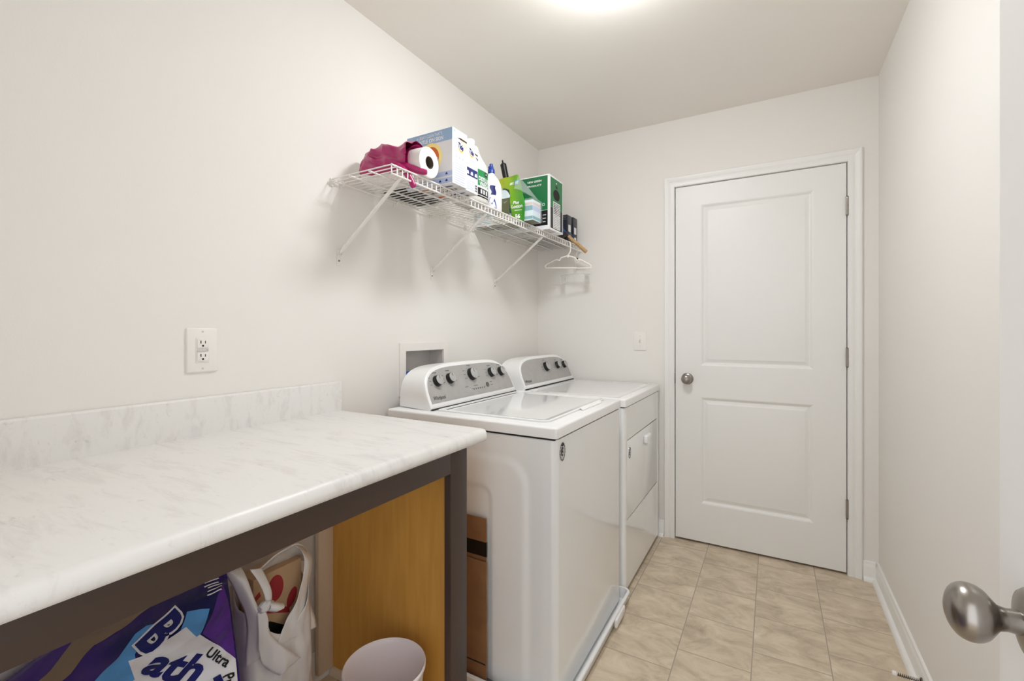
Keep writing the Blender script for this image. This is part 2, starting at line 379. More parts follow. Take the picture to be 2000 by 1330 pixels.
# jamb with stop
jb = MB()
for x0, x1 in ((DX0-.02, DX0-.0048), (DX1+.004, DX1+.02)): jb.box((x0, D, 0), (x1, D+.12, DZ1+.003))
jb.box((DX0-.02, D, DZ1+.0045), (DX1+.02, D+.12, DZ1+.02))
for x0, x1 in ((DX0-.004, DX0+.012), (DX1-.012, DX1+.004)): jb.box((x0, D+.038, 0), (x1, D+.118, DZ1+.003))
jb.box((DX0, D+.038, DZ1-.01), (DX1, D+.118, DZ1+.004))
struct(jb.build('trim_2', M['trim']), 'white jamb around the closed far door')
sb = MB(); sb.box((DX0-.012, D-.0008, .905), (DX0-.002, D+.010, .966), .001); st = sb.build('strike_plate', M['spring'], d1)
cas = MB(); prof = [(.0055, 0), (.0055, .009), (.010, .0115), (.024, .0125), (.034, .0105), (.040, .0135), (.052, .0165), (.059, .0165), (CW, .012), (CW, 0)]
cas.ring([[Vector((x, D-t, z)) for x, z, t in
           [(xx, zz, t) for (o_, t) in prof for (xx, zz) in [pt(o_)]]] for pt in (lambda o: (DX0-o, 0), lambda o: (DX0-o, DZ1+o), lambda o: (DX1+o, DZ1+o), lambda o: (DX1+o, 0))])
struct(cas.build('trim_1', M['trim'], ang=12), 'white moulded casing around the far door')
# near door, open against the right wall
fn = frame((1.607, -.08, .012), (0, 1, 0), (0, 0, 1))
fn2 = frame((1.607, .703, .012), (0, -1, 0), (0, 0, 1))    # normal points to -x
d2 = door_leaf(fn2, .783, 2.03, .035, [(.135, .216, .648, .822), (.135, 1.002, .648, 1.918)], M['door'], 'door_2', 'open white door standing along the right wall, nearest the camera')
knob((1.607, .624, .929), (-1, 0, 0), d2)
lp = MB(); lp.box((1.613, .7025, .905), (1.636, .7045, .962)); lp.build('latch_plate', M['nickel'], d2)
for z in (1.83, 1.08, .329):
    hb = MB(); hb.tube([(1.613, -.086, z-.045), (1.613, -.086, z+.045)], .0058, 10); hb.build('hinge', M['nickel'], d2)

# ------------------------------------------------------------------ ceiling lamp (above the top edge of the photo, the room's light)
LX, LY = .93, 1.44
lt = thing('ceiling_lamp', 'round flush ceiling lamp with a lit frosted glass dome', 'lamp', (LX, LY, H))
b = MB(); b.lathe([(0, .142), (.018, .142), (.024, .138), (.024, .122)], (LX, LY, H), (0, 0, -1), 48); b.build('base_ring', M['nickel'], lt)
b = MB(); b.lathe([(.020, .112), (.030, .122), (.044, .120), (.058, .104), (.070, .076), (.077, .040), (.079, 0)], (LX, LY, H), (0, 0, -1), 48); b.build('glass_dome', M['lamp'], lt)

# ------------------------------------------------------------------ worktop and its frame
CT, CB, CF, CE = .921, .883, .655, 1.137
ct = thing('countertop', 'white marble-pattern laminate worktop with rounded front edge and backsplash, beside the washer', 'countertop', (.33, .5, CB))
prof = [(.002, CB), (CF-.012, CB), (CF-.004, CB+.003), (CF, CB+.010), (CF, CT-.020), (CF-.003, CT-.010), (CF-.009, CT-.003), (CF-.018, CT), (.019, CT), (.002, CT)]
def inset(p, s): return [(min(max(x, .002+s), CF-s), min(max(z, CB+s), CT-s)) for x, z in p]
b = MB(); b.ring([[Vector((x, y, z)) for x, z in pr] for y, pr in ((F+.002, prof), (CE-.006, prof), (CE-.002, inset(prof, .0015)), (CE, inset(prof, .004)))])
b.build('worktop', M['counter'], ct, ang=40)
bp_ = [(.0015, CT-.001), (.0205, CT-.001), (.0205, 1.018), (.0185, 1.024), (.014, 1.0265), (.0015, 1.0265)]
b = MB(); b.box((.0015, F+.002, CT-.001), (.0205, CE+.002, 1.0265), .006, 3, edges=lambda d, m_: (abs(d.y) > .9 and m_.z > 1 and m_.x > .01) or (abs(d.x) > .9 and m_.z > 1 and m_.y > 1))
b.build('backsplash', M['counter'], ct, ang=40)
cb = thing('desk_frame', 'dark brown wooden frame with a yellow maple inner end panel under the worktop', 'cabinet', (.33, .6, 0))
b = MB(); b.box((.580, F+.002, .806), (.600, 1.032, CB-.0005), .001); b.build('apron_rail', M['brown'], cb)
b = MB(); b.box((.576, 1.0325, 0), (.600, 1.110, CB-.0005), .0015); b.build('front_stile', M['brown'], cb)
b = MB(); b.box((.014, 1.091, .0), (.5755, 1.109, CB-.0005)); b.build('end_panel', M['maple'], cb)
b = MB(); b.box((.0145, 1.03, .0195), (.033, 1.0905, CB-.001), .001); b.build('rear_batten', M['filler'], cb)
b = MB(); b.ring([[Vector((x, 1.0905-.018*math.cos(R(a)) if a else 1.0725, .02*math.sin(R(a)))) for a in range(0, 91, 15)]+[Vector((x, 1.0905, 0))] for x in (.034, .574)]); b.build('shoe_strip', M['filler'], cb)

# ------------------------------------------------------------------ washer and dryer
def rrect(a, b, hw, hh, r):                                # signed distance to a rounded rectangle
    qx, qy = abs(a)-hw+r, abs(b)-hh+r
    return math.hypot(max(qx, 0), max(qy, 0))+min(max(qx, qy), 0)-r
def console(root, yc, hw, zt, x0, xf, sl, knobs, brand_t, extra=()):
    U = Vector((-.075, 0, .167)).normalized(); fo = Vector((xf, yc, zt))
    fr = frame(fo, (0, 1, 0), U)                            # normal (+x, up)
    def arch(k, n=44, cx=0):                                # D-shaped outline, k = inset
        pts = []; hw_, s1 = hw-k, sl-k
        for i in range(n+1):
            a = math.pi*(1-i/n); ca, sa = math.cos(a), math.sin(a)
            pts.append((math.copysign(abs(ca)**.42, ca)*hw_, abs(sa)**.62*(s1-k*2.0)+k*1.6-.0*k))
        return pts
    base = arch(0)
    back = []
    for t, s in base:
        p = fr(t*.955, s*.93, 0); back.append(Vector((x0, p.y, p.z)))
    def off(k, c, sc=1): return [fr(t, s, c) for t, s in arch(k)]
    b = MB(); b.ring([back, [v.lerp(fr(t, s, -.012), .96) for v, (t, s) in zip(back, base)], off(0, -.010), off(.0015, -.003), off(.006, 0), off(.012, 0)])
    b.build('console', M['whitep'], root, ang=40)
    b = MB(); b.ring([[fr(t, s, -.001) for t, s in arch(.013)], [fr(t, s, .0008) for t, s in arch(.013)], [fr(t, s, .0012) for t, s in arch(.0145)]])
    b.bm.faces.ensure_lookup_table(); nf = len(b.bm.faces); pm = b
    sm = MB(); sm.box((xf-.004, yc-hw+.003, zt-.0035), (xf+.002, yc+hw-.003, zt+.001)); sm.build('console_seam', M['gap'], root)
    for t, s, r in knobs:                                   # printed ticks and captions round each knob
        b = pm
        for a in range(-140, 141, 35):
            ca, sa = math.sin(R(a)), math.cos(R(a)); q = r*1.28
            f2 = lambda x, y, c, ca=ca, sa=sa, t=t, s=s, q=q: fr(t+ca*(q+y)+sa*x, s+sa*(q+y)-ca*x, c)
            b.prism([(-.0006, 0), (.0006, 0), (.0006, .003), (-.0006, .003)], f2, .0012, .0015)
        for sg in (-1, 1):
            for q in range(3):
                wd = .016 if r > .024 else .009; y0 = s-r*.6+q*r*.65; x0_ = t+sg*r*1.75
                if r < .024 and sg > 0 and q == 1: continue
                b.prism([(x0_-wd/2, y0), (x0_+wd/2, y0), (x0_+wd/2, y0+.0022), (x0_-wd/2, y0+.0022)], fr, .0012, .0014)
        b.prism([(t-.014, s+r*1.5), (t+.014, s+r*1.5), (t+.014, s+r*1.5+.003), (t-.014, s+r*1.5+.003)], fr, .0012, .0014)
    for x, y, w_ in extra: pm.prism([(x, y), (x+w_, y), (x+w_, y+.0025), (x, y+.0025)], fr, .0012, .0015)
    fas = pm.build('control_panel', [M['silver'], M['inkl']], root, ang=40)
    for i, p in enumerate(fas.data.polygons): p.material_index = int(i >= nf)
    for t, s, r in knobs:
        k = MB(); k.lathe([(.0012, r*1.02), (.004, r*1.02), (.005, r*.98), (.018, r*.93), (.0195, r*.9)], fr(t, s), fr(0, 0, 1)-fr(0, 0, 0), 36); ko = k.build('control_knob', M['black'], root, ang=40)
        k = MB(); k.lathe([(.0185, r*.90), (.021, r*.88), (.022, r*.80)], fr(t, s), fr(0, 0, 1)-fr(0, 0, 0), 36); k.build('knob_face', M['knobface'], ko, ang=40)
        k = MB(); k.prism([(t-.0011, s+r*.2), (t+.0011, s+r*.2), (t+.0011, s+r*.8), (t-.0011, s+r*.8)], fr, .022, .0224); k.build('pointer', M['ink'], ko)
    text('Whirlpool', .021, fr, brand_t, .038, M['ink'], fas, 'brand_lettering', bold=.012, shear=.25, width=.074, off=.0016)
    return fr, fas
def badge(root, x, y, z, ry, rz):
    fr = frame((x, y, z), (0, 1, 0), (0, 0, 1))
    o = disc(fr, 0, 0, ry, rz, M['chrome'], root, 'oval_badge', .0022, .0022, 40)
    ringband(fr, 0, 0, ry*.80, ry*.96, M['ink'], o, 'badge_rim', .0025, ry=rz/ry)
    for i in range(16):                                    # beaded rim
        a = R(i*22.5); disc(fr, ry*.88*math.cos(a), rz*.88*math.sin(a), ry*.07, rz*.07, M['chrome'], o, 'bead', .0030, .0008, 8)
    disc(fr, -ry*.1, rz*.02, ry*.5, rz*.48, M['ink'], o, 'emblem_field', .0025, .0004)
    ringband(fr, ry*.02, -rz*.08, ry*.14, ry*.30, M['chrome'], o, 'emblem_scroll', .0030, -200, 60, 24)
    disc(fr, ry*.12, rz*.18, ry*.17, rz*.12, M['chrome'], o, 'emblem_dot', .0030, .0005, 16)
    disc(fr, 0, rz*.72, ry*.42, rz*.17, M['ink'], o, 'emblem_crown', .0031, .0004, 20)
WX0, WX1, WY0, WY1, WZ = .10, .800, 1.3045, 2.000, .907
ws = thing('washing_machine', 'white top-loading washing machine with five knobs, beside the worktop', 'washing machine', (.45, 1.65, 0))
vert = lambda d, m_: abs(d.z) > .9
b = MB(); b.box((WX0, WY0+.008, .022), (WX1, WY1, .8655), .022, 5, edges=lambda d, m_: (abs(d.z) > .9 and m_.x > .5))
b.build('cabinet', M['white'], ws, ang=40)
def side(u, v):                                            # pressed side panel facing the worktop
    x = WX0+.01+(WX1-.03-WX0-.01)*u; z = .03+(.861-.03)*v
    d1_ = rrect(x-.45, z-.30, .262, .50, .10); d2_ = rrect(x-.45, z-.26, .120, .43, .05)
    e = sstep(-d1_/.035)*.0075-sstep(-d2_/.022)*.006
    return Vector((x, WY0+.0075-e-.0015*sstep(min(u, 1-u)*40), z))
b = MB(); b.loft(side, 110, 110); b.build('side_panel', M['white'], ws, ang=60)
b = MB(); b.box((WX0+.01, WY0+.006, .864), (WX1-.006, WY1-.006, .8735)); b.build('top_gap_shade', M['gap'], ws)  # dark filler painted in as the shade of the gap below the deck
b = MB(); b.box((WX0-.02, WY0-.001, .8715), (WX1+.004, WY1+.001, WZ), .008, 4, edges=lambda d, m_: m_.z > .88 or abs(d.z) > .9)
b.build('top_deck', M['whitep'], ws, ang=45)
LDX0, LDX1, LDY0, LDY1 = .283, .745, 1.362, 1.960
def lidpts(k, n=6):
    pts = []; r = .03
    for cx, cy, a0 in ((LDX1-r, LDY1-r, 0), (LDX0+r*.3, LDY1-r*.3, 90), (LDX0+r*.3, LDY0+r*.3, 180), (LDX1-r, LDY0+r, 270)):
        rr = r if cx > .5 else r*.3
        for i in range(n+1): pts.append((cx+(rr-k)*math.cos(R(a0+90*i/n)), cy+(rr-k)*math.sin(R(a0+90*i/n))))
    return pts
fz = lambda z: (lambda k: [Vector((x, y, z)) for x, y in lidpts(k)])
b = MB(); b.ring([[Vector((x, y, WZ-.001)) for x, y in lidpts(-.003)], [Vector((x, y, WZ+.0007)) for x, y in lidpts(-.003)]]); b.build('lid_gap', M['recess'], ws)
b = MB(); b.ring([fz(WZ)(.0), fz(WZ+.0045)(0), fz(WZ+.0065)(.003), fz(WZ+.0062)(.012), fz(WZ+.0035)(.022), fz(WZ+.0035)(.03)]); lid = b.build('lid', M['gloss'], ws, ang=20)
b = MB(); b.ring([[Vector(p) for p in q] for q in ([(LDX1-.004, 1.66, WZ+.0069), (LDX1+.016, 1.64, WZ+.0012), (LDX1+.016, 1.87, WZ+.0012), (LDX1-.004, 1.89, WZ+.0069)],)], True, False)
b.build('lid_grip', M['whitep'], lid)
b = MB(); b.box((LDX1-.001, 1.668, WZ+.0007), (LDX1+.0035, 1.80, WZ+.0024)); b.build('grip_painted_shadow', M['gap'], lid)  # dark strip painted as the shadow under the lid grip
fr, fas = console(ws, 1.672, .327, .9115, .095, .270, .183, [(-.244, .108, .0225), (-.159, .111, .0225), (0, .116, .0275), (.158, .112, .0225), (.245, .110, .0225)], -.262,
    ((-.075, .062, .022), (-.034, .049, .008), (.12, .066, .022), (.12, .052, .020), (-.01, .062, .03)))
disc(fr, .096, .058, .0105, .0115, M['inkl'], ws, 'start_button', .004, .003, 24)
for i in range(6): disc(fr, -.018+i*.0165, .0485, .0028, .003, M['black'], ws, 'indicator_light', .0018, .0006, 12)
badge(ws, WX1+.0002, 1.355, .822, .0215, .031)
for x in (.17, .73):
    for y in (1.38, 1.93):
        b = MB(); b.lathe([(.0085, .022), (.012, .024), (.024, .02)], (x, y, 0), (0, 0, 1), 16); b.build('foot', M['black'], ws)
# drain pan under the washer
PX0, PX1, PY0, PY1 = .035, .838, 1.255, 2.043
def panring(k, z, n=6, r=.035):
    pts = []
    for cx, cy, a0 in ((PX1-r, PY1-r, 0), (PX0+r, PY1-r, 90), (PX0+r, PY0+r, 180), (PX1-r, PY0+r, 270)):
        for i in range(n+1): pts.append(Vector((cx+(r-k)*math.cos(R(a0+90*i/n)), cy+(r-k)*math.sin(R(a0+90*i/n)), z)))
    return pts
b = MB(); b.ring([panring(.014, .0005), panring(.008, .045), panring(.0, .046), panring(-.001, .050), panring(.001, .0535), panring(.010, .0535), panring(.0115, .048), panring(.017, .008), panring(.03, .0055)])
dp = recentre(b.build('drain_pan', M['whitep'], ang=40), (.437, 1.65, 0)); tag(dp, 'shallow white plastic drain pan with a raised rim under the washing machine', 'drain pan')
b = MB(); b.box((PX1-.004, 1.80, .012), (PX1+.008, 1.92, .046), .004); b.build('drain_fitting', M['whitep'], dp)

DY0, DY1, DZT, DX = 2.055, 2.772, .899, .806
dr = thing('clothes_dryer', 'white clothes dryer with three knobs, in the corner beside the closed door', 'dryer', (.45, 2.41, 0))
b = MB(); b.box((.085, DY0, .022), (.790, DY1, .8575), .012, 3, edges=vert); b.build('cabinet', M['white'], dr, ang=40)
def skin(y0, y1, z0, z1, m=M['white'], name='front_panel', bev=.0, ed=None):
    b = MB(); b.box((.7895, y0, z0), (DX, y1, z1), bev, 4, edges=ed); return b
fp = MB(); fp.box((.780, DY0+.0003, .0225), (DX, 2.0905, .8575), .018, 5, edges=lambda d, m_: abs(d.z) > .9 and m_.x > .79 and m_.y < 2.07)
fp.box((.7895, 2.712, .0225), (DX, DY1-.0003, .8575), .006, 3, edges=lambda d, m_: abs(d.z) > .9 and m_.x > .79 and m_.y > 2.75)
fp.box((.7895, 2.0905, .7065), (DX, 2.712, .8575)); fp.box((.7895, 2.0905, .0225), (DX, 2.712, .3335))
fp.build('front_panel', M['white'], dr, ang=40)
b = MB(); b.box((.7960, 2.0905, .3388), (DX, 2.712, .7012), .0015); drd = b.build('door', M['white'], dr)
b = MB(); b.box((.7896, 2.0905, .3335), (.7985, 2.712, .7065)); b.build('door_gap_shade', M['gap'], dr)  # dark backing sheet, paints the shade inside the door's gaps
hp = [(-.040, -.026), (-.036, -.030), (-.006, -.030), (.0, -.024), (.004, .004), (.012, .012), (.038, .014), (.042, .018), (.042, .028), (.036, .032), (-.022, .032), (-.034, .020), (-.040, .004)]
b = MB(); b.box((DX, 2.395, .625), (DX+.022, 2.487, .668), .008, 3); b.box((DX+.010, 2.410, .612), (DX+.0225, 2.470, .640), .006, 2); b.build('door_handle', M['whitep'], drd)
b = MB(); b.box((.095, DY0+.004, .856), (DX-.006, DY1-.004, .8645)); b.build('top_gap_shade', M['gap'], dr)  # gap shade under the dryer top, again a dark-coloured filler
b = MB(); b.box((.080, DY0-.001, .8625), (DX+.004, DY1+.001, DZT), .008, 4, edges=lambda d, m_: m_.z > .87 or abs(d.z) > .9); b.build('top_deck', M['whitep'], dr, ang=45)
def drtop(u, v):
    x = .30+.47*u; y = DY0+.035+(DY1-DY0-.07)*v; d_ = rrect(x-.535, y-2.4135, .22, .315, .05)
    return Vector((x, y, DZT+.0004+.0018*sstep(-d_/.012)))
b = MB(); b.loft(drtop, 60, 60); b.build('top_panel', M['gloss'], dr, ang=60)
console(dr, 2.436, .330, .9035, .090, .268, .180, [(.0, .105, .0275), (.158, .105, .0225), (.258, .102, .0225)], -.272)
badge(dr, DX+.0002, 2.129, .640, .0185, .027)
for x in (.17, .72):
    for y in (2.12, 2.70):
        b = MB(); b.lathe([(0, .022), (.004, .024), (.023, .02)], (x, y, 0), (0, 0, 1), 16); b.build('foot', M['black'], dr)

# ------------------------------------------------------------------ washer outlet box in the wall
ob = thing('washer_outlet_box', 'white recessed washer valve box in the left wall, behind the washing machine', 'outlet box', (0, 1.62, .93))
y0, y1, z0, z1 = OB
b = MB()
for a, c in (((0, 1.453, .930), (.007, y0+.001, 1.158)), ((0, y1-.001, .930), (.007, 1.785, 1.158)), ((0, y0+.001, z1-.001), (.007, y1-.001, 1.158)), ((0, y0+.001, .930), (.007, y1-.001, z0+.001))): b.box(a, c)
bmesh.ops.remove_doubles(b.bm, verts=b.bm.verts, dist=1e-5); b.build('face_frame', M['plate'], ob)
b = MB(); b.box((-.085, y0+.0005, z0+.0005), (-.081, y1-.0005, z1-.0005))
for a, c in (((-.081, y0+.0005, z0+.0005), (.0, y0+.003, z1-.0005)), ((-.081, y1-.003, z0+.0005), (.0, y1-.0005, z1-.0005)), ((-.081, y0+.003, z1-.003), (0, y1-.003, z1-.0005)), ((-.081, y0+.003, z0+.0005), (0, y1-.003, z0+.003))): b.box(a, c)
b.build('recess_liner', M['recess'], ob)
for yv, cm in ((1.545, M['valveblue']), (1.70, M['red'])):
    b = MB(); b.tube([(-.045, yv, z0+.004), (-.045, yv, z0+.045)], .011, 14); b.tube([(-.045, yv, z0+.045), (-.025, yv, z0+.045)], .009, 12); vv = b.build('valve', M['brass'], ob)
    b = MB(); b.box((-.034, yv-.028, z0+.038), (-.020, yv+.028, z0+.066), .004); b.build('valve_handle', cm, vv)
b = MB(); b.tube(spline([(-.045, 1.545, z0+.004), (-.02, 1.53, .95), (.018, 1.475, .925), (.03, 1.48, .80)]), .0085, 10); h_ = b.build('dark_tube', M['black'], ob)  # dark tube bending out and down from the box

# ------------------------------------------------------------------ wall outlet and light switch
wo = thing('wall_outlet', 'white double socket outlet plate on the left wall above the worktop', 'outlet', (0, .676, 1.157))
fo = frame((0, .676, 1.157), (0, 1, 0), (0, 0, 1))
b = MB(); b.box((0, .676-.0405, 1.157-.062), (.0065, .676+.0405, 1.157+.062), .004, 3, edges=lambda d, m_: m_.x > .003 and not abs(d.x) > .9 or abs(d.x) > .9); b.build('cover_plate', M['plate'], wo)
b = MB(); b.box((.006, .676-.0175, 1.157-.035), (.0085, .676+.0165, 1.157+.035), .001); rc = b.build('receptacle', M['plate'], wo)
b = MB()
for zc in (.0185, -.0185): b.box((.0080, .676-.0155, 1.157+zc-.0125), (.0102, .676+.0145, 1.157+zc+.0125), .0015)
b.build('socket_face', M['plate'], rc)
for zc in (.0185, -.0185):
    b = MB(); b.box((.0100, .676-.0075, 1.157+zc), (.0106, .676-.0052, 1.157+zc+.0085)); b.box((.0100, .676+.0042, 1.157+zc), (.0106, .676+.0062, 1.157+zc+.0075)); b.build('socket_slots', M['slot'], rc)
    disc(frame((.0101, .675, 1.157+zc-.0062), (0, 1, 0), (0, 0, 1)), 0, 0, .0028, .0028, M['slot'], rc, 'ground_hole', .0005, .0004, 14)
b = MB(); b.box((.0080, .676-.0150, 1.157-.0040), (.0105, .676+.0085, 1.157+.0045), .0008); b.box((.0080, .676+.0100, 1.157-.0030), (.0100, .676+.0145, 1.157+.0035), .0006); b.build('test_buttons', M['recess'], rc)
for zc in (.0515, -.0515): disc(fo, 0, zc, .0028, .0028, M['recess'], wo, 'screw', .0072, .0007, 14)
sw = thing('light_switch', 'white toggle light switch plate on the back wall, left of the door', 'switch', (.690, D, 1.150))
fs = frame((.690, D, 1.150), (1, 0, 0), (0, 0, 1))
b = MB(); b.box((.690-.0375, D-.006, 1.150-.057), (.690+.0375, D, 1.150+.057), .0035, 3, edges=lambda d, m_: m_.y < D-.003 and abs(d.y) < .9 or abs(d.y) > .9); b.build('cover_plate', M['plate'], sw)
b = MB(); b.prism([(-.005, -.0125), (.005, -.0125), (.005, .0125), (-.005, .0125)], fs, .0058, .0066); b.build('toggle_slot', M['recess'], sw)
b = MB(); b.ring([[fs(-.004, -.002, .006), fs(.004, -.002, .006), fs(.004, .006, .006), fs(-.004, .006, .006)], [fs(-.003, .006, .017), fs(.003, .006, .017), fs(.003, .011, .0165), fs(-.003, .011, .0165)]]); b.build('toggle', M['plate'], sw)
for zc in (.030, -.030): disc(fs, 0, zc, .0028, .0028, M['recess'], sw, 'screw', .0066, .0007, 14)

# ------------------------------------------------------------------ wire shelf
SZ, SX, SY0, SY1 = 1.757, .305, 1.100, 2.776
sh = thing('wire_shelf', 'white coated wire shelf on the left wall carrying the cleaning supplies', 'shelf', (0, 1.94, SZ))
b = MB(); n = 66
for i in range(n+1):
    y = SY0+(SY1-SY0)*i/n
    b.tube([(.012, y, SZ), (SX-.004, y, SZ), (SX, y, SZ-.004), (SX, y, SZ-.030)], .0023, 6)
b.build('wire_deck', M['wire'], sh, ang=60)
for nm, x, z, r in (('front_rail', SX+.003, SZ-.001, .0033), ('front_rail', SX+.003, SZ-.031, .0035), ('back_rail', .0145, SZ-.005, .0036), ('support_rail', .110, SZ-.005, .0032), ('support_rail', .205, SZ-.005, .0032)):
    b = MB(); b.tube([(x, SY0-.004, z), (x, SY1+.003, z)], r, 10); b.build(nm, M['wire'], sh)
for y in (1.140, 1.668, 2.226):
    b = MB(); P0, P1 = Vector((.008, y, 1.497)), Vector((SX+.001, y, SZ-.036))
    b.tube([P0, P0.lerp(P1, .06), P0.lerp(P1, .94), P1], [.0045, .0065, .0065, .0045], 10); br = b.build('brace', M['wire'], sh)
    b = MB(); b.box((.0005, y-.0085, 1.452), (.0030, y+.0085, 1.508), .001); b.box((.003, y-.0085, 1.490), (.012, y-.0070, 1.508)); b.box((.003, y+.0070, 1.490), (.012, y+.0085, 1.508)); b.build('foot_plate', M['wire'], br)
    b = MB(); b.lathe([(0, .0035), (.0015, .003), (.0022, .001)], (.003, y, 1.469), (1, 0, 0), 10); b.build('screw', M['spring'], br)
for y in (1.108, 1.150, 1.425, 1.66, 1.93, 2.20, 2.35, 2.62):
    b = MB(); b.box((.0005, y-.006, SZ-.022), (.006, y+.006, SZ+.008), .0015); b.tube([(.004, y, SZ+.002), (.014, y, SZ+.003), (.021, y, SZ-.004), (.016, y, SZ-.011), (.008, y, SZ-.011)], .0032, 8); b.build('wall_clip', M['wire'], sh)
b = MB(); b.box((SX-.03, D-.004, SZ-.040), (SX+.025, D-.0005, SZ+.012), .002); b.box((SX-.012, SY1, SZ-.036), (SX+.012, D-.003, SZ-.028)); b.build('end_bracket', M['wire'], sh)
DK = SZ+.0026                                              # top of the deck wires

# ------------------------------------------------------------------ things on the shelf
# paper towel roll
RR = .054
rl = thing('paper_towel_roll', 'white paper towel roll lying on the shelf, half under the magenta glove', 'paper roll', (.18, 1.272, DK))
b = MB(); ry, rz = 1.270, DK+RR
b.lathe([(0, .022), (0, RR+.003), (.002, RR+.006), (.285, RR), (.287, RR-.003), (.287, .0225), (.250, .022)], (.036, ry-.006, rz+.006), (1, .02, -.021), 48); b.build('paper', M['roll'], rl, ang=50)
b = MB(); b.lathe([(.150, .0223), (.2868, .0223), (.2868, .0205), (.155, .0205), (.155, .0)], (.036, ry-.006, rz+.006), (1, .02, -.021), 32); b.build('core', M['core'], rl)
# rubber glove
gl = thing('rubber_glove', 'crumpled magenta rubber glove slumped against the paper towel roll', 'glove', (.17, 1.17, DK))
def gfold(p, k=1):
    q = Vector((p.x*7, p.y*13, p.z*13)); return noise.noise(q)*.006*k+noise.noise(q*2.1+Vector((3, 1, 7)))*.003*k
def glove(u, v):                                           # closed shell draped over the roll: outer side for u < .5, inner side after
    outer = u < .5; t = u*2 if outer else 2-u*2
    hi = -14+4*math.sin(7*v); lo = 110+14*math.sin(math.pi*min(1, v*.9))+10*noise.noise(Vector((v*5, 2, 4)))
    f_ = R(hi+(lo-hi)*t); x = .044+.236*v+.012*math.sin(2.2*t+1)*(v-.2)
    body = math.sin(math.pi*min(1, max(0, t)))**.55; fold = sstep((t-.12)/.22)
    r_ = RR+.0075-.006*v
    if outer:
        r_ += (.006+.015*body*(.75+.25*v))*(1-.75*sstep((.10-v)/.10))
        q = Vector((x, 1.264-r_*math.sin(f_), rz+r_*math.cos(f_)))
        r_ += gfold(q, body)*fold+.010*body*fold*(1-3.2*abs(noise.noise(Vector((v*1.7+.4, t*3.6-v*1.3, 8.1)))))+.006*body*fold*(1-4*abs(noise.noise(Vector((v*3.1, t*5.5-v*2.2, 2.7)))))*sstep(v*3)+.006*math.exp(-((t-.30-.25*v)/.07)**2)*body-.007*math.exp(-((t-.52-.2*v)/.08)**2)*body
    else:
        r_ += .0015+.010*body*sstep((v-.86)/.14)
    r_ = max(r_, RR+.008-.006*v); p = Vector((x, 1.264-r_*math.sin(f_), rz+.005*(1-v)+r_*math.cos(f_)))
    p.z = max(p.z, DK+.0006); return p
b = MB(); b.loft(glove, 96, 60, True, False); b.build('hand', M['magenta'], gl, ang=80)
for pts, r in (([(.245, 1.196, 1.800), (.285, 1.212, 1.784), (.318, 1.235, 1.772), (.333, 1.243, 1.770)], [.014, .0125, .0115, .008]), ([(.250, 1.188, 1.790), (.285, 1.186, 1.762), (.302, 1.194, 1.735), (.3105, 1.199, 1.712), (.312, 1.201, 1.707)], [.014, .0115, .0105, .0105, .006])):
    b = MB(); b.tube(spline(pts, 5), sum([[r[i]+(r[i+1]-r[i])*k/5 for k in range(5)] for i in range(len(r)-1)], [])+[r[-1]], 12); b.build('finger', M['magenta'], gl, ang=70)

# detergent cartons
def carton(name, label, x0, x1, y0, y1, z1, m=M['boxwhite'], cat='box', group=None, tilt=0):
    t = thing(name, label, cat, ((x0+x1)/2, (y0+y1)/2, DK), group)
    b = MB(); b.box((x0, y0, DK), (x1, y1, z1), .0012); b.build('carton', m, t)
    return t, frame((x0, y0, DK), (1, 0, 0), (0, 0, 1)), frame((x1, y0, DK), (0, 1, 0), (0, 0, 1))   # -y face, +x face
def detergent_mark(fr, cx, cy, r, t):
    ringband(fr, cx, cy, r*.74, r*1.0, M['yellow'], t, 'round_mark', .0008, n=36)
    disc(fr, cx, cy, r*.75, r*.75, M['orange'], t, 'round_mark', .0006)
    ringband(fr, cx, cy, r*.2, r*.45, M['yellow'], t, 'round_mark', .0009, n=30)
    text('Tide', r*.62, fr, cx, cy-r*.08, M['boxwhite'], t, bold=.07, off=.0012, rot=R(-8))
    text('Tide', r*.56, fr, cx, cy-r*.08, M['navy'], t, bold=.03, off=.0016, rot=R(-8))
def small_mark(fr, cx, cy, r, t):
    ringband(fr, cx, cy-r*.15, r*.72, r*1.0, M['yellow'], t, 'round_mark', .0008, 195, 370, 24)
    ringband(fr, cx, cy-r*.15, r*.60, r*.74, M['orange'], t, 'round_mark', .0009, 200, 330, 24)
    text('Tide', r*1.15, fr, cx-r*.05, cy+r*.15, M['navy'], t, bold=.04, width=r*1.8, off=.0012, rot=R(-12))
def text_lines(fr, x0, x1, ys, h, m, t, name='small_print'):
    b = MB()
    for y in ys:
        e = x1-(x1-x0)*random.random()*.25; b.prism([(x0, y), (e, y), (e, y+h), (x0, y+h)], fr, .0003, .0006)
    b.build(name, m, t)
t, fy, fx = carton('detergent_box', 'larger white detergent box with pale blue band, beside the paper towel roll', .142, .364, 1.350, 1.443, 1.966)
hh = 1.966-DK
panel(fy, .001, .002, .221, hh-.046, M['boxgrey'], t, off=.0003); panel(fy, .0005, hh-.046, .2215, hh-.001, M['skyblue'], t, off=.0006)
text("A GREAT CLEAN THAT'S", .012, fy, .112, hh-.014, M['boxwhite'], t, width=.125, off=.0009)
text('GENTLE ON SKIN', .015, fy, .112, hh-.032, M['boxwhite'], t, bold=.02, width=.135, off=.0009)
detergent_mark(fy, .118, .108, .056, t)
panel(fy, .0005, .028, .2215, .046, M['paleblue'], t, off=.0006); panel(fy, .0005, .002, .2215, .022, M['paleblue'], t, off=.0006)
b = MB()
for x, y in ((.195, .034), (.195, .009), (.165, .008), (.13, .009)): b.prism([(x-.006, y), (x+.006, y), (x+.002, y+.008), (x-.003, y+.007)], fy, .0006, .001)
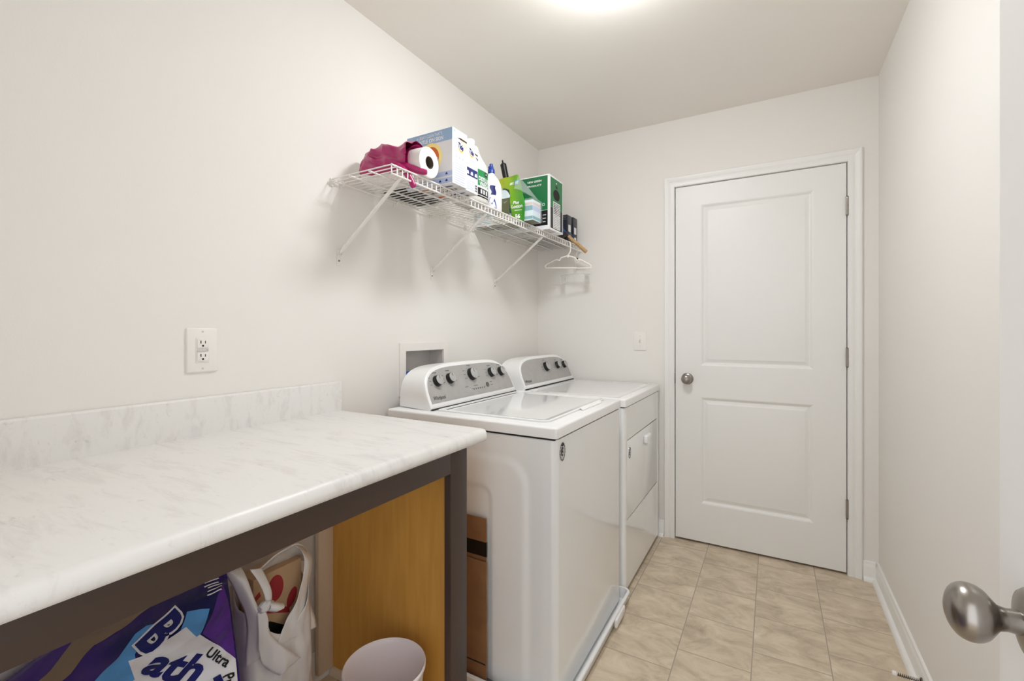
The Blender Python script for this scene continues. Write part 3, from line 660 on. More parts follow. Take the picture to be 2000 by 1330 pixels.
b.build('small_icon', M['navy'], t)
b = MB(); b.prism([(.030, hh-.030), (.050, hh-.026), (.090, hh-.027), (.090, hh-.033), (.055, hh-.033)], fx, .0004, .0012); b.build('spout_tab', M['brownink'], t)
b = MB(); b.prism([(.046, hh-.033), (.092, hh-.033), (.092, hh-.052), (.075, hh-.052)], fx, .0003, .0008); b.build('spout_patch', M['peach'], t)
small_mark(fx, .052, hh-.060, .019, t)
text_lines(fx, .012, .080, [.006+.009*i for i in range(9)], .0018, M['paleblue'], t); disc(fx, .012, hh-.010, .004, .004, M['skyblue'], t, 'corner_dot', .0006)
b = MB()
for x in (.025, .045, .065): b.prism([(x-.004, .100), (x+.004, .100), (x+.002, .110), (x-.002, .110)], fx, .0003, .0006)
b.build('small_icon', M['paleblue'], t)
def underside(t, x0, x1, y0, y1):
    fb = frame((x0, y1, DK), (1, 0, 0), (0, -1, 0))        # normal points down
    wx, wy = x1-x0, y1-y0
    panel(fb, .004, .004, wx-.004, wy*.48, M['recess'], t, 'bottom_flap', .0006); panel(fb, .004, wy*.53, wx-.004, wy-.004, M['boxgrey'], t, 'bottom_flap', .0006)
    b = MB()
    for i in range(7): b.prism([(wx*(.30+.085*i), wy*.2), (wx*(.35+.085*i), wy*.2), (wx*(.35+.085*i), wy*(.30+.05*(i % 3))), (wx*(.30+.085*i), wy*.34)], fb, .0006, .001)
    b.build('bottom_print', M['ink'], t)
    b = MB(); b.prism([(wx*.18, wy*.6), (wx*.55, wy*.62), (wx*.50, wy*.78), (wx*.2, wy*.74)], fb, .0006, .001); b.build('bottom_print', M['orange'], t)
    b = MB(); b.prism([(wx*.56, wy*.62), (wx*.90, wy*.6), (wx*.88, wy*.72), (wx*.6, wy*.76)], fb, .0006, .001); b.build('bottom_print', M['navy'], t)
    b = MB(); b.prism([(wx*.02, wy*.1), (wx*.17, wy*.1), (wx*.17, wy*.9), (wx*.02, wy*.9)], fb, .0006, .001); b.build('bottom_print', M['black'], t)
underside(t, .142, .364, 1.350, 1.443)
t, fy, fx = carton('detergent_box', 'smaller white detergent box with dark blue strip, between the larger one and the vinegar jug', .142, .354, 1.4465, 1.532, 1.954)
hh = 1.954-DK
small_mark(fx, .040, hh-.038, .018, t)
b = MB(); b.prism([(.062, hh-.032), (.083, hh-.034), (.083, hh-.040), (.066, hh-.037)], fx, .0003, .001); b.prism([(.068, hh-.046), (.084, hh-.050), (.084, hh-.058)], fx, .0003, .001); b.build('spout_tab', M['brownink'], t)
panel(fx, .004, .062, .082, .094, M['navy'], t, off=.0006)
b = MB()
for x in (.014, .042, .070): b.prism([(x-.009, .068), (x+.009, .068), (x+.004, .082), (x-.006, .080)], fx, .0006, .001)
b.build('strip_icons', M['boxwhite'], t)
text_lines(fx, .006, .078, [.110+.007*i for i in range(3)]+[.010+.008*i for i in range(5)], .0014, M['paleblue'], t)
b = MB()
for i in range(3): b.prism([(.066, .010+.010*i), (.078, .010+.010*i), (.078, .016+.010*i), (.066, .016+.010*i)], fx, .0003, .0009)
b.build('small_print', M['inkl'], t); underside(t, .142, .354, 1.4465, 1.532)

fpk = thing('flat_packet', 'flat black packet lying on the wires behind the detergent boxes, against the wall', 'packet', (.085, 1.44, DK))
b = MB(); b.box((.030, 1.335, DK), (.139, 1.552, DK+.013), .003); b.build('packet', M['black'], fpk); b = MB(); b.box((.085, 1.335, DK-.0003), (.105, 1.552, DK+.0133)); b.build('grey_band', M['recess'], fpk)
# vinegar jug and bleach-type bottle: superellipse lofts
def sup(cx, cy, hx, hy, z, n=44, e=.62):
    return [Vector((cx+hx*math.copysign(abs(math.cos(2*math.pi*k/n))**e, math.cos(2*math.pi*k/n)), cy+hy*math.copysign(abs(math.sin(2*math.pi*k/n))**e, math.sin(2*math.pi*k/n)), z)) for k in range(n)]
def wrapmap(cx, cy, hx, hy, z0, e=.62, a_mid=0):           # (arc, height) -> surface of the superellipse, arc 0 faces +x
    tab = []; L_ = 0; prev = None
    for i in range(-900, 901):
        a = a_mid+i/900*R(120); p = Vector((cx+hx*math.copysign(abs(math.cos(a))**e, math.cos(a)), cy+hy*math.copysign(abs(math.sin(a))**e, math.sin(a)), 0))
        if prev is not None: L_ += (p-prev).length
        tab.append((L_, p)); prev = p
    mid = tab[900][0]
    def f(a, b, c=0):
        s = a+mid; lo, hi = 0, len(tab)-2
        while lo < hi:
            k = (lo+hi+1)//2
            if tab[k][0] <= s: lo = k
            else: hi = k-1
        p, q = tab[lo][1], tab[lo+1][1]; p = p.lerp(q, (s-tab[lo][0])/max(1e-9, tab[lo+1][0]-tab[lo][0])); n_ = Vector((q.y-tab[lo][1].y, -(q.x-tab[lo][1].x), 0)).normalized()
        return Vector((p.x, p.y, z0+b))+n_*c
    return f
def wrap(fr, x0, y0, x1, y1, m, parent, name='label_panel', off=.0005, n=24):
    b = MB(); b.loft(lambda u, v: fr(x0+(x1-x0)*u, y0+(y1-y0)*v, off), n, 3); return b.build(name, m, parent, ang=60)
jx, jy = .240, 1.637
jg = thing('vinegar_jug', 'milky white gallon jug of distilled vinegar with green and black label', 'jug', (jx, jy, DK))
z = DK; prof = [(0, .060), (.004, .066), (.012, .070), (.155, .070), (.170, .067), (.195, .056), (.225, .040), (.245, .024), (.252, .019), (.270, .019)]
b = MB(); b.ring([sup(jx, jy, r, r, z+h_, e=.62 if h_ < .19 else (.8 if h_ < .23 else 1)) for h_, r in prof]); b.build('body', M['jug'], jg, ang=40)
b = MB(); b.tube(spline([(jx, jy+.018, z+.256), (jx, jy+.040, z+.262), (jx, jy+.060, z+.248), (jx, jy+.070, z+.215), (jx, jy+.070, z+.180), (jx, jy+.064, z+.150)]), .0105, 12); b.build('handle', M['jug'], jg, ang=60)
b = MB(); b.lathe([(.262, .0205), (.264, .0215), (.283, .0215), (.285, .0195)], (jx, jy, z), (0, 0, 1), 30); b.build('cap', M['boxwhite'], jg)
wf = wrapmap(jx, jy, .070, .070, DK)
wrap(wf, -.062, .070, .075, .138, M['green'], jg); wrap(wf, -.062, .022, .075, .061, M['boxblack'], jg); wrap(wf, -.062, .061, .075, .070, M['boxwhite'], jg)
text('DISTILLED', .019, wf, .012, .100, M['boxwhite'], jg, bold=.03, width=.088, off=.0010); text('VINEGAR', .018, wf, .014, .079, M['boxwhite'], jg, bold=.03, width=.082, off=.0010)
ringband(wf, .022, .125, .004, .007, M['boxblack'], jg, 'label_mark', .0010); wrap(wf, .012, .118, .034, .136, M['boxblack'], jg, 'label_mark', .0007, 8); text('x', .008, wf, .022, .127, M['boxwhite'], jg, bold=.03, off=.0012)
b = MB()
for a in (-.02, .0, .02, .045): b.loft(lambda u, v, a=a: wf(a+.012*u, .038+.018*v, .0010), 4, 3)
b.loft(lambda u, v: wf(-.04+.1*u, .028+.003*v, .0010), 20, 2); b.build('label_print', M['boxgrey'], jg)
bx, by = .268, 1.768
bt = thing('cleaner_bottle', 'white bottle with dark blue cap and blue print, right of the vinegar jug', 'bottle', (bx, by, DK))
prof = [(0, .92, .9), (.006, 1, 1), (.090, 1, 1), (.110, .98, .97), (.128, .90, .86), (.146, .74, .62), (.158, .52, .42), (.166, .36, .26), (.176, .33, .24)]
b = MB(); b.ring([sup(bx, by, .040*a, .053*c, DK+h_, e=.7) for h_, a, c in prof]); b.build('body', M['boxwhite'], bt, ang=45)
b = MB(); b.lathe([(.172, .0150), (.174, .0165), (.190, .0160), (.196, .0120), (.205, .0095), (.216, .0080), (.219, .004)], (bx, by, DK), (0, 0, 1), 24); b.box((bx-.006, by-.018, DK+.192), (bx+.008, by+.004, DK+.203), .003); b.build('cap', M['bottleblue'], bt)
wb = wrapmap(bx, by, .040, .053, DK, .7)
b = MB(); b.ring([[wb(x, y, .0008) for x, y in pts] for pts in ([(-.06, .030), (-.045, .020), (-.030, .006), (-.018, .003), (-.020, .020), (-.030, .045), (-.052, .050)],)], True, False); b.build('label_print', M['bottleblue'], bt)
b = MB(); b.loft(lambda u, v: wb(-.050+.026*u+.004*math.sin(6*v), .062+.042*v, .0008), 8, 8); b.build('label_print', M['navy'], bt)

# tissue multipack in green and clear film
ty0, ty1 = 2.005, 2.092
tp = thing('tissue_pack', 'green and clear film pack of facial tissue boxes, in front of the green carton', 'tissue pack', (.20, 2.048, DK))
for x0, x1 in ((.027, .137), (.139, .249), (.251, .361)):
    b = MB(); b.box((x0, ty0, DK+.001), (x1, ty1, DK+.103), .0015); tb = b.build('tissue_box', M['tissuebox'], tp)
    for y_, fa, wd in ((0, frame((x0, ty0, DK), (1, 0, 0), (0, 0, 1)), x1-x0), (1, frame((x1, ty0, DK), (0, 1, 0), (0, 0, 1)), ty1-ty0)):
        panel(fa, .001, .050, wd-.001, .074, M['teal'] if y_ == 0 else M['paleblue'], tb, 'carton_band', .0004); panel(fa, .001, .008, wd-.001, .022, M['teal'], tb, 'carton_band', .0004)
        panel(fa, .001, .078, wd-.001, .090, M['peach'], tb, 'carton_band', .0004)
def tfilm(x, z, k=0):
    y = ty0-.004-.006*math.sin(math.pi*min(1, max(0, (z-DK)/.11)))+.046*sstep((z-DK-.095)/.15)
    return Vector((x, y-k-.0025*math.sin(x*90+z*40), z))
lft = [(.250, 0), (.247, .02), (.244, .05), (.238, .08), (.232, .105), (.230, .125), (.226, .150), (.212, .178), (.186, .190), (.130, .205), (.075, .228), (.045, .245)]
rgt = [(.312, 0), (.316, .02), (.322, .05), (.324, .08), (.318, .100), (.312, .115), (.298, .150), (.288, .175), (.276, .205), (.262, .238), (.252, .255)]
def lerp1(tab, v):
    t_ = v*(len(tab)-1); i = min(int(t_), len(tab)-2); k = t_-i; return tab[i][0]+(tab[i+1][0]-tab[i][0])*k, tab[i][1]+(tab[i+1][1]-tab[i][1])*k
def green(u, v):
    a, b_ = lerp1(lft, v), lerp1(rgt, v); x = a[0]+(b_[0]-a[0])*u; z = DK+a[1]+(b_[1]-a[1])*u; return tfilm(x, z)
b = MB(); b.loft(green, 24, 34); gf = b.build('printed_film', M['lime'], tp, ang=70, solid=.0012)
tf = lambda a, b_, c=0: tfilm(a, DK+b_, c+.0012)
b = MB(); b.loft(lambda u, v: tf(.140+.092*u, .004+.128*v, -.0004), 10, 10); b.build('window_print', M['olive'], tp, ang=70)
b = MB(); b.loft(lambda u, v: tf(.125+.104*u, .130+.052*v*(1-(u*2-1)**2*.8), -.0002), 14, 6); b.build('window_print', M['tissuebox'], tp, ang=70)
text('#1', .018, tf, .222, .212, M['boxwhite'], gf, bold=.04); b = MB()
for q in range(3): b.loft(lambda u, v, q=q: tf(.240+.020*u, .205+.006*q+.003*v, .0006), 6, 2)
b.build('small_print', M['boxwhite'], gf); b = MB(); b.loft(lambda u, v: tf(.236+.028*u, .200+.026*v, .0003), 8, 4); b.build('film_flash', M['teal'], gf)
text('Plus', .016, tf, .270, .098, M['boxwhite'], gf, bold=.03); text('Lotion', .018, tf, .278, .077, M['boxwhite'], gf, bold=.03, width=.062)
text('56', .022, tf, .280, .026, M['boxwhite'], gf, bold=.05); b = MB(); b.loft(lambda u, v: tf(.265+.040*u, .055+.003*v, .0006), 8, 2); b.build('small_print', M['boxwhite'], gf)
def clearf(u, v):                                          # clear film drawn from the ridge down to the right-hand box edge
    x = .255+(.366-.255)*u; top = DK+.250-(.142)*u**1.15; y = ty0-.004+(ty1-ty0+.008)*v
    z = top-(1-u)*abs(v-.5)*.16; return Vector((x, y, z+.003*noise.noise(Vector((x*60, y*60, 3)))))
b = MB(); b.loft(clearf, 14, 14); b.loft(lambda u, v: Vector((.367+.002*math.sin(v*9), ty0-.004+(ty1-ty0+.008)*u, DK+.0008+.107*v)), 12, 8)
b.loft(lambda u, v: Vector((.318+.050*u, ty0-.0045-.002*math.sin(u*7+v*3), DK+.0008+.109*v)), 8, 8)
b.build('clear_film', M['film'], tp, ang=70)
def backf(u, v):
    x = .03+.225*u; z = DK+.002+(.105+.14*sstep(u*1.25))*v; return Vector((x, ty1+.004-.040*sstep((z-DK-.095)/.15), z))
b = MB(); b.loft(backf, 20, 14); b.loft(lambda u, v: Vector((.03+.2*u, ty0-.003, DK+.001+.12*v*(.5+.5*u))), 12, 6); b.build('window_film', M['film'], tp, ang=70)
b = MB(); b.box((.026, ty0, DK+.0003), (.362, ty1, DK+.0009)); b.build('bottom_film', M['olive'], tp)
# slim black nozzle bottle behind
nb = thing('nozzle_bottle', 'slim black object with pointed tip poking up behind the tissue pack', 'bottle', (.178, 2.165, DK))
b = MB(); ax = Vector((-.060, -.06, .40)).normalized()
b.lathe([(0, .012), (.003, .016), (.26, .016), (.31, .0165), (.355, .0165), (.360, .012), (.364, .005), (.378, .004), (.380, .001)], (.178, 2.165, DK+.003), ax, 20); b.build('body', M['black'], nb)

# green carton
t, fy, fx = carton('green_carton', 'tall green carton with white edges and black base band, right of the tissue pack', .055, .350, 2.222, 2.402, 2.056, M['boxwhite'], 'box')
hh = 2.056-DK; wx, wy = .295, .180
panel(fy, .004, .105, wx-.011, hh-.006, M['boxgreen'], t); panel(fy, .004, .022, wx-.011, .103, M['boxblack'], t); panel(fx, .013, .125, wy-.010, hh-.010, M['boxgreen'], t); panel(fx, .013, .010, wy-.010, .124, M['boxblack'], t)
text('NEW GREEN', .011, fy, .205, hh-.030, M['boxwhite'], t, bold=.03, off=.0009, width=.085); text('PRODUCT', .009, fy, .205, hh-.053, M['boxwhite'], t, bold=.03, off=.0009, width=.085)
panel(fy, .100, hh-.06, .125, hh-.02, M['boxblack'], t, 'dark_patch', .0007)
text('O', .016, fy, .260, .135, M['tissuebox'], t, bold=.02, off=.0008)
text_lines(fy, .255, .277, [.040+.018*i for i in range(3)], .004, M['boxgrey'], t)
disc(fx, .090, hh-.096, .042, .030, M['slot'], t, 'hand_hole', .0009); disc(fx, .090, hh-.030, .006, .004, M['boxwhite'], t, 'small_icon', .0009)
b = MB(); b.prism([(.078, hh-.058), (.104, hh-.058), (.104, hh-.044), (.078, hh-.044)], fx, .0004, .0009); b.build('small_icon', M['boxblack'], t)
panel(fx, .045, .014, .140, .160, M['boxgrey'], t, 'data_panel', .0008); b = MB()
for i in range(15):
    y = .020+.0092*i; x1_ = .072+.055*random.random(); hgt = .0015 if i < 8 else .004
    b.prism([(.052, y), (x1_, y), (x1_, y+hgt), (.052, y+hgt)], fx, .0008, .0012)
    if x1_ < .11: b.prism([(x1_+.006, y), (.134, y), (.134, y+hgt*.8), (x1_+.006, y+hgt*.8)], fx, .0008, .0012)
b.build('data_print', M['ink'], t)
fb = frame((.055, 2.402, DK), (1, 0, 0), (0, -1, 0)); b = MB()
for i in range(16): b.prism([(.10+.006*i, .13), (.103+.006*i, .13), (.103+.006*i, .165), (.10+.006*i, .165)], fb, .0002, .0006)
b.prism([(.03, .02), (.09, .02), (.09, .05), (.03, .05)], fb, .0002, .0006); b.build('bottom_print', M['ink'], t)
panel(fb, .003, .088, wx-.003, .092, M['gap'], t, 'bottom_seam'); panel(fb, .004, .094, wx-.004, wy-.004, M['recess'], t, 'bottom_flap', .0003, .0001)

# two small dark cartons at the shelf's end
for i, (ya, yb, lab) in enumerate(((2.560, 2.628, 'dark blue carton next to the tall green carton, left of its twin'), (2.652, 2.722, 'dark blue carton at the shelf end, closest to the back wall'))):
    t, fy, fx = carton('dark_carton', lab, .070, .310, ya, yb, 1.917+.004*i, M['carbox'], 'box', 'pair of dark blue cartons')
    b = MB(); b.prism([(x+.133, y) for x, y in ((.0, .02), (.105, .03), (.105, .05), (.075, .085), (.05, .115), (.0, .10))], fy, .0003, .0008); b.build('front_picture', M['carblue'], t)
    ringband(fy, .185, .135, .006, .009, M['boxgrey'], t, 'label_mark', .0008); text_lines(fy, .205, .240, [.128, .138, .146], .003, M['inkl'], t)
    panel(fx, .016, .058, .052, .100, M['boxgrey'], t, 'label_panel', .0008); panel(fx, .020, .008, .050, .038, M['boxgrey'], t, 'label_panel', .0008)
    text_lines(fx, .012, .058, [.112, .122, .132, .142], .003, M['inkl'], t)
    text_lines(fx, .020, .048, [.066, .074, .082, .090], .002, M['inkl'], t); fz_ = fx

# brush with a wooden handle
bh = thing('scrub_brush', 'black bristled brush with wooden handle sticking out over the shelf front', 'brush', (.30, 2.56, DK))
A_, B_ = Vector((.326, 2.590, 1.7700)), Vector((.400, 2.648, 1.694)); dv = (B_-A_).normalized()
b = MB(); pts = [A_-dv*.03, A_, A_.lerp(B_, .5), B_-dv*.006, B_]; side_ = dv.cross(Vector((0, 0, 1))).normalized(); upv = side_.cross(dv)
b.ring([[p+side_*(s_*w_)+upv*(t_*.0085) for s_, t_ in ((-1, -.6), (-.7, -1), (.7, -1), (1, -.6), (1, .6), (.7, 1), (-.7, 1), (-1, .6))] for p, w_ in zip(pts, (.011, .013, .0155, .0165, .012))]); b.build('handle', M['wood'], bh, ang=50)
b = MB(); b.tube([(.262, 2.462, DK+.012), (.280, 2.488, DK+.020), (.298, 2.515, DK+.024), (.309, 2.553, DK+.034)], [.010, .019, .020, .010], 14)
for i in range(60):
    p = Vector((.262+.05*random.random(), 0, DK+.006)); p.y = 2.455+(p.x-.262)*1.5+random.uniform(-.016, .016); b.tube([p, p+Vector((random.uniform(-.006, .012), random.uniform(-.014, .014), .03+.012*random.random()))], .0014, 4)
b.build('bristles', M['black'], bh)
b = MB(); b.box((.090, 2.418, DK), (.300, 2.545, DK+.012), .005); b.build('brush_back', M['black'], bh)  # black slab of the brush head, enlarged to darken the shelf's underside

# hangers
HX, HY = SX+.003, 2.578
hg = thing('clothes_hanger', 'small white plastic clothes hanger hooked on the shelf front rail', 'hanger', (HX, HY, 1.726))
def hpt(a, z, th=R(14), rl_=R(2.5)): return Vector((HX+a*math.cos(th), HY+a*math.sin(th), z-a*math.tan(rl_)))
hz0 = 1.603
hook = [(-.017, .128), (-.018, .139), (-.012, .149), (0, .1525), (.010, .149), (.0145, .138), (.0145, .105), (.013, .090), (.004, .078), (0, .066)]
b = MB(); b.tube(spline([hpt(a, hz0+z) for a, z in hook], 5), .0040, 10); b.build('hook', M['hanger'], hg, ang=60)
arm = [(0, .066), (.025, .060), (.046, .053), (.051, .044), (.058, .038), (.068, .042), (.080, .042), (.110, .028), (.138, .014), (.147, .004), (.144, -.006), (.132, -.008)]
fl = arm+[(.0, -.008)]
for sg in (-1, 1):
    b = MB(); b.tube(spline([hpt(a*sg*(.97 if sg < 0 else .93), hz0+z) for a, z in fl], 5), .0045, 10); b.build('shoulder_arm', M['hanger'], hg, ang=60)
b = MB(); b.lathe([(-.004, .007), (-.003, .009), (.003, .009), (.004, .007)], hpt(0, hz0+.064), (-math.sin(R(14)), math.cos(R(14)), 0), 16); b.build('neck_boss', M['hanger'], hg)
KX, KY = .300, 2.715
kg = thing('clip_hanger', 'clear plastic clip hanger with dark size tag, behind the white hanger', 'hanger', (KX, KY, 1.726))
kp = lambda a, z: Vector((KX+a, KY+.004*a, z))
b = MB(); b.tube(spline([kp(-.008, 1.742), kp(-.002, 1.752), kp(.010, 1.754), kp(.017, 1.742), kp(.014, 1.715), kp(.006, 1.70), kp(.003, 1.66), kp(0, 1.602)], 6), .0026, 8); b.build('hook', M['clear'], kg, ang=60)
b = MB(); b.tube([kp(-.100, 1.565), kp(-.05, 1.572), kp(0, 1.574), kp(.05, 1.572), kp(.100, 1.565)], .004, 8); b.tube([kp(0, 1.602), kp(0, 1.572)], .0034, 8); b.build('cross_bar', M['clear'], kg, ang=60)
for s_ in (-1, 1):
    b = MB(); c_ = kp(s_*.078, 1.545)
    for dy in (-.006, .006): b.box(c_+Vector((-.016, dy-.002, -.034)), c_+Vector((.016, dy+.002, .026)), .0018)
    b.tube([c_+Vector((0, -.009, .0)), c_+Vector((0, .009, 0))], .012, 16); b.build('clip', M['clear'], kg)
b = MB(); b.lathe([(-.003, .018), (-.002, .020), (.002, .020), (.003, .018)], kp(.012, 1.664), (0, 1, 0), 24); b.build('size_tag', M['hanger'], kg)
fk = frame(kp(.012, 1.664)+Vector((0, -.0035, 0)), (1, 0, 0), (0, 0, 1)); b = MB(); b.prism([(-.007, -.011), (.012, -.010), (.008, .006), (.002, .014)], fk, 0, .0005); b.build('tag_mark', M['tagk'], kg)

# ------------------------------------------------------------------ under the worktop
wc = thing('waste_bin', 'small round pale lavender waste bin standing empty under the worktop', 'waste bin', (.452, .925, 0))
b = MB(); b.lathe([(0, .075), (.002, .080), (.268, .108), (.272, .1125), (.280, .1130), (.283, .1105), (.280, .1075), (.265, .1045), (.006, .078), (.004, .0)], (.452, .925, 0), (0, 0, 1), 56); b.build('bucket', M['can'], wc, ang=45)
# flattened cardboard standing between the frame and the washer
for nm, x1_, yb, zt, lab in (('flat_cardboard', .550, 1.2925, .576, 'taller flattened brown cardboard with black tape, beside the washing machine'), ('flat_cardboard', .558, 1.2815, .434, 'shorter flattened brown cardboard in front of the taller sheet')):
    t = thing(nm, lab, 'cardboard', (.4, yb, 0), 'flattened cardboard by the washing machine')
    b = MB()
    def crd(u, v, s_): return Vector((.16+(x1_-.16)*u+.0015*noise.noise(Vector((9*v, 3, 1))), yb+s_*.0022+.001*math.sin(3*v), .0092+(zt-.0092)*v))
    b.ring([[crd(u, v, s_) for u, s_ in ((0, -1), (.5, -1), (1, -1), (1, 1), (.5, 1), (0, 1))] for v in [i/14 for i in range(15)]]); b.build('sheet', M['card'], t)
    if zt > .5:
        b = MB(); b.ring([[Vector((x, yb+.0030*s_+.0006, z)) for x, s_ in ((.17, -1), (x1_+.0012, -1), (x1_+.0012, 1), (.17, 1))] for z in (.447, .496)]); b.build('tape_band', M['carddark'], t)
    else:
        b = MB(); b.box((.2, yb-.0028, .09), (x1_-.004, yb-.0021, .094)); b.build('fold_line', M['carddark'], t)
# bath tissue pack
tk = thing('toilet_roll_pack', 'large navy and purple film pack of toilet rolls, leaning under the worktop', 'toilet paper pack', (.22, .42, 0))
pU, pV = Vector((math.cos(R(15)), 0, -math.sin(R(15)))), Vector((0, math.cos(R(20)), math.sin(R(20)))); pN = pU.cross(pV); pO = Vector((.2, .49, .538))
A0, A1, B0 = -.165, .312, -.36
bmax = lambda a: min(.178, .157-.44*a)                     # slanting far end of the pack
def bulge(a, b_):
    ua = (a-A0)/(A1-A0); e = min(ua*.42, (1-ua)*.42, b_-B0, bmax(a)-b_)
    p = Vector((a*14, b_*14, 2.3)); k = .007*(noise.noise(p)+.6*noise.noise(p*2.1))
    fold = .004*sstep((.075-(bmax(a)-b_))/.075)*abs(math.sin(a*75+b_*45))
    return -.006*(1-sstep(e/.020))+k+fold
pk = lambda a, b_, c=0: pO+pU*a+pV*b_+pN*(c+bulge(a, b_))
def packs(u, v):
    a = A0+(A1-A0)*u; return pk(a, B0+(bmax(a)-B0)*v)
b = MB(); b.loft(packs, 90, 100); b.build('top_film', M['packfilm'], tk, ang=70)
ring_ = [(A0+(A1-A0)*i/30, B0) for i in range(30)]+[(A1, B0+(bmax(A1)-B0)*i/30) for i in range(30)]+[(A1-(A1-A0)*i/30, bmax(A1-(A1-A0)*i/30)) for i in range(30)]+[(A0, bmax(A0)-(bmax(A0)-B0)*i/30) for i in range(30)]
tops = [pk(a, b_) for a, b_ in ring_]; cx_, cy_ = .23, .36
def wallr(t_):
    out = []
    for i, p in enumerate(tops):
        base = p.lerp(Vector((p.x, p.y, 0)), t_); o_ = Vector((p.x-cx_, p.y-cy_, 0)).normalized()
        bl = .010*math.sin(math.pi*t_)+.005*noise.noise(Vector((i*.35, t_*6, 1.7)))*math.sin(math.pi*t_)
        base += o_*bl; base.x = max(base.x, .034); base.z = max(base.z, .001); out.append(base)
    return out
b = MB(); b.ring([wallr(t_) for t_ in (0, .06, .14, .25, .4, .55, .7, .85, .95, 1)], False, True); b.build('side_film', M['packpurple'], tk, ang=70)
def patch(pts, m, off, name, n=16):                        # polygon conformed to the film: strips between two edges
    (l, r_) = pts; b = MB(); b.loft(lambda u, v: pk(*[x+(y-x)*u for x, y in zip(lerp1(l, v), lerp1(r_, v))], off), n, 8*len(l)); return b.build(name, m, tk, ang=70)
patch(([(.030, -.20), (.000, -.13), (-.014, -.070), (-.036, -.030), (-.034, -.008), (-.018, .008)], [(.100, -.20), (.085, -.13), (.075, -.062), (.010, -.050), (-.005, -.02), (.006, .010)]), M['packsky'], .0012, 'sky_swirl')
patch(([(.038, .030), (.018, .050), (.008, .058)], [(.092, .040), (.080, .058), (.042, .092)]), M['packsky'], .0012, 'sky_patch')
patch(([(.088, .053), (.066, .080), (.010, .142)], [(.203, .065), (.150, .088), (.070, .123)]), M['packpurple'], .0010, 'purple_patch')
patch(([(.090, -.30), (.062, -.12), (.060, -.03), (.086, .049)], [(.309, -.30), (.309, -.12), (.296, .020), (.200, .066)]), M['packwhite'], .0016, 'white_panel')
patch(([(.012, -.062), (.034, -.030), (.036, .010), (.042, .040)], [(.100, -.075), (.100, -.03), (.100, .02), (.100, .043)]), M['packwhite'], .0014, 'logo_panel')
L1 = dict(fine=.006)
for s_, m_, of, bo in (('B', M['packwhite'], .0022, .075), ('B', M['packnavy'], .0032, .03)): text(s_, .096 if bo > .05 else .088, pk, .010, .004, m_, tk, bold=bo, off=of, rot=R(3), width=.070 if bo > .05 else .058, shear=-.12, **L1)
for s_, m_, of, bo in (('ath', M['packwhite'], .0022, .085), ('ath', M['packnavy'], .0032, .035)): text(s_, .064 if bo > .05 else .054, pk, .106, -.012, m_, tk, bold=bo, off=of, rot=R(22), shear=.2, width=.140 if bo > .05 else .130, **L1)
text('Tissue', .056, pk, .186, .006, M['packnavy'], tk, bold=.05, off=.0032, rot=R(-9), shear=.3, width=.20, align='LEFT', **L1)
text('Ultra', .019, pk, .172, .046, M['ink'], tk, bold=.025, off=.0030, rot=R(11), width=.062, **L1); text('Premium', .021, pk, .256, .024, M['ink'], tk, bold=.025, off=.0030, rot=R(-24), width=.084, **L1)
patch(([(-.100, -.30), (-.100, -.16), (-.140, -.10), (-.130, -.05), (-.125, .05), (-.12, .12)], [(-.068, -.30), (-.058, -.14), (-.082, -.09), (-.072, -.044), (-.076, .017), (-.095, .12)]), M['packclear'], .0012, 'clear_window')
b = MB()
for i in range(6):
    a = -.040+.010*i; b.loft(lambda u, v, a=a: pk(a+.0042*u+.012*v, .122+.028*v-.003*(i % 3)-.25*(a+.04), .0014), 3, 8)
b.build('barcode_print', M['packwhite'], tk)

# white carrier bag and the paper bag in it
gb = thing('carrier_bag', 'white plastic carrier bag with knotted handles, beside the waste bin', 'bag', (.125, .815, 0))
wr = lambda y, z, k=1: k*(.010*noise.noise(Vector((y*22, z*7, 1.3)))+.006*noise.noise(Vector((y*48, z*14, 5.1))))
def bagpt(u, v):                                           # closed lower body
    a = 2*math.pi*u; ca, sa = math.cos(a), math.sin(a); z = .345*v+(.10*v*abs(sa)**1.2)*(v > .5)*(v-.5)*2+(.14*v*max(-ca, 0))
    hy = .108-.010*v; yc = .822-.010*v
    x = .120+.066*(1-.10*v)*math.copysign(abs(ca)**.6, ca); y = yc+hy*math.copysign(abs(sa)**.7, sa)
    k = wr(y, z, 1.2)*min(1, v*6)
    return Vector((max(x+ca*k, .034), y+sa*k*.6, z+.0012))
b = MB(); b.loft(bagpt, 84, 40, True); b.build('bag_body', M['bag'], gb, ang=80, solid=.0008)
def sheet(rows, m, name, n=14, amp=1, k=10, bow=.012):               # rows of (inner point, outer point) swept into a creased strip
    A = spline([r_[0] for r_ in rows], k); B = spline([r_[1] for r_ in rows], k); b = MB(); N_ = len(A)
    def f(u, v):
        i = min(int(round(v*(N_-1))), N_-1); p = A[i].lerp(B[i], u); p.x += bow*math.sin(math.pi*u)+wr(p.y, p.z, amp); return p
    b.loft(f, n, N_); return b.build(name, m, gb, ang=80, solid=.0008)
sheet([((.182, .778, .330), (.150, .930, .290)), ((.182, .800, .360), (.145, .918, .350)), ((.178, .827, .395), (.140, .912, .400)), ((.172, .860, .455), (.138, .916, .445)), ((.165, .882, .512), (.130, .925, .488)), ((.130, .888, .545), (.105, .938, .500)), ((.090, .880, .540), (.075, .935, .485)), ((.055, .870, .480), (.050, .920, .440))], M['bag'], 'handle')
sheet([((.182, .776, .335), (.150, .712, .300)), ((.184, .758, .390), (.150, .715, .400)), ((.182, .738, .440), (.150, .708, .450)), ((.176, .720, .490), (.145, .696, .492)), ((.165, .708, .545), (.135, .670, .565)), ((.120, .715, .560), (.100, .680, .570)), ((.070, .725, .500), (.060, .690, .500))], M['bag'], 'handle')
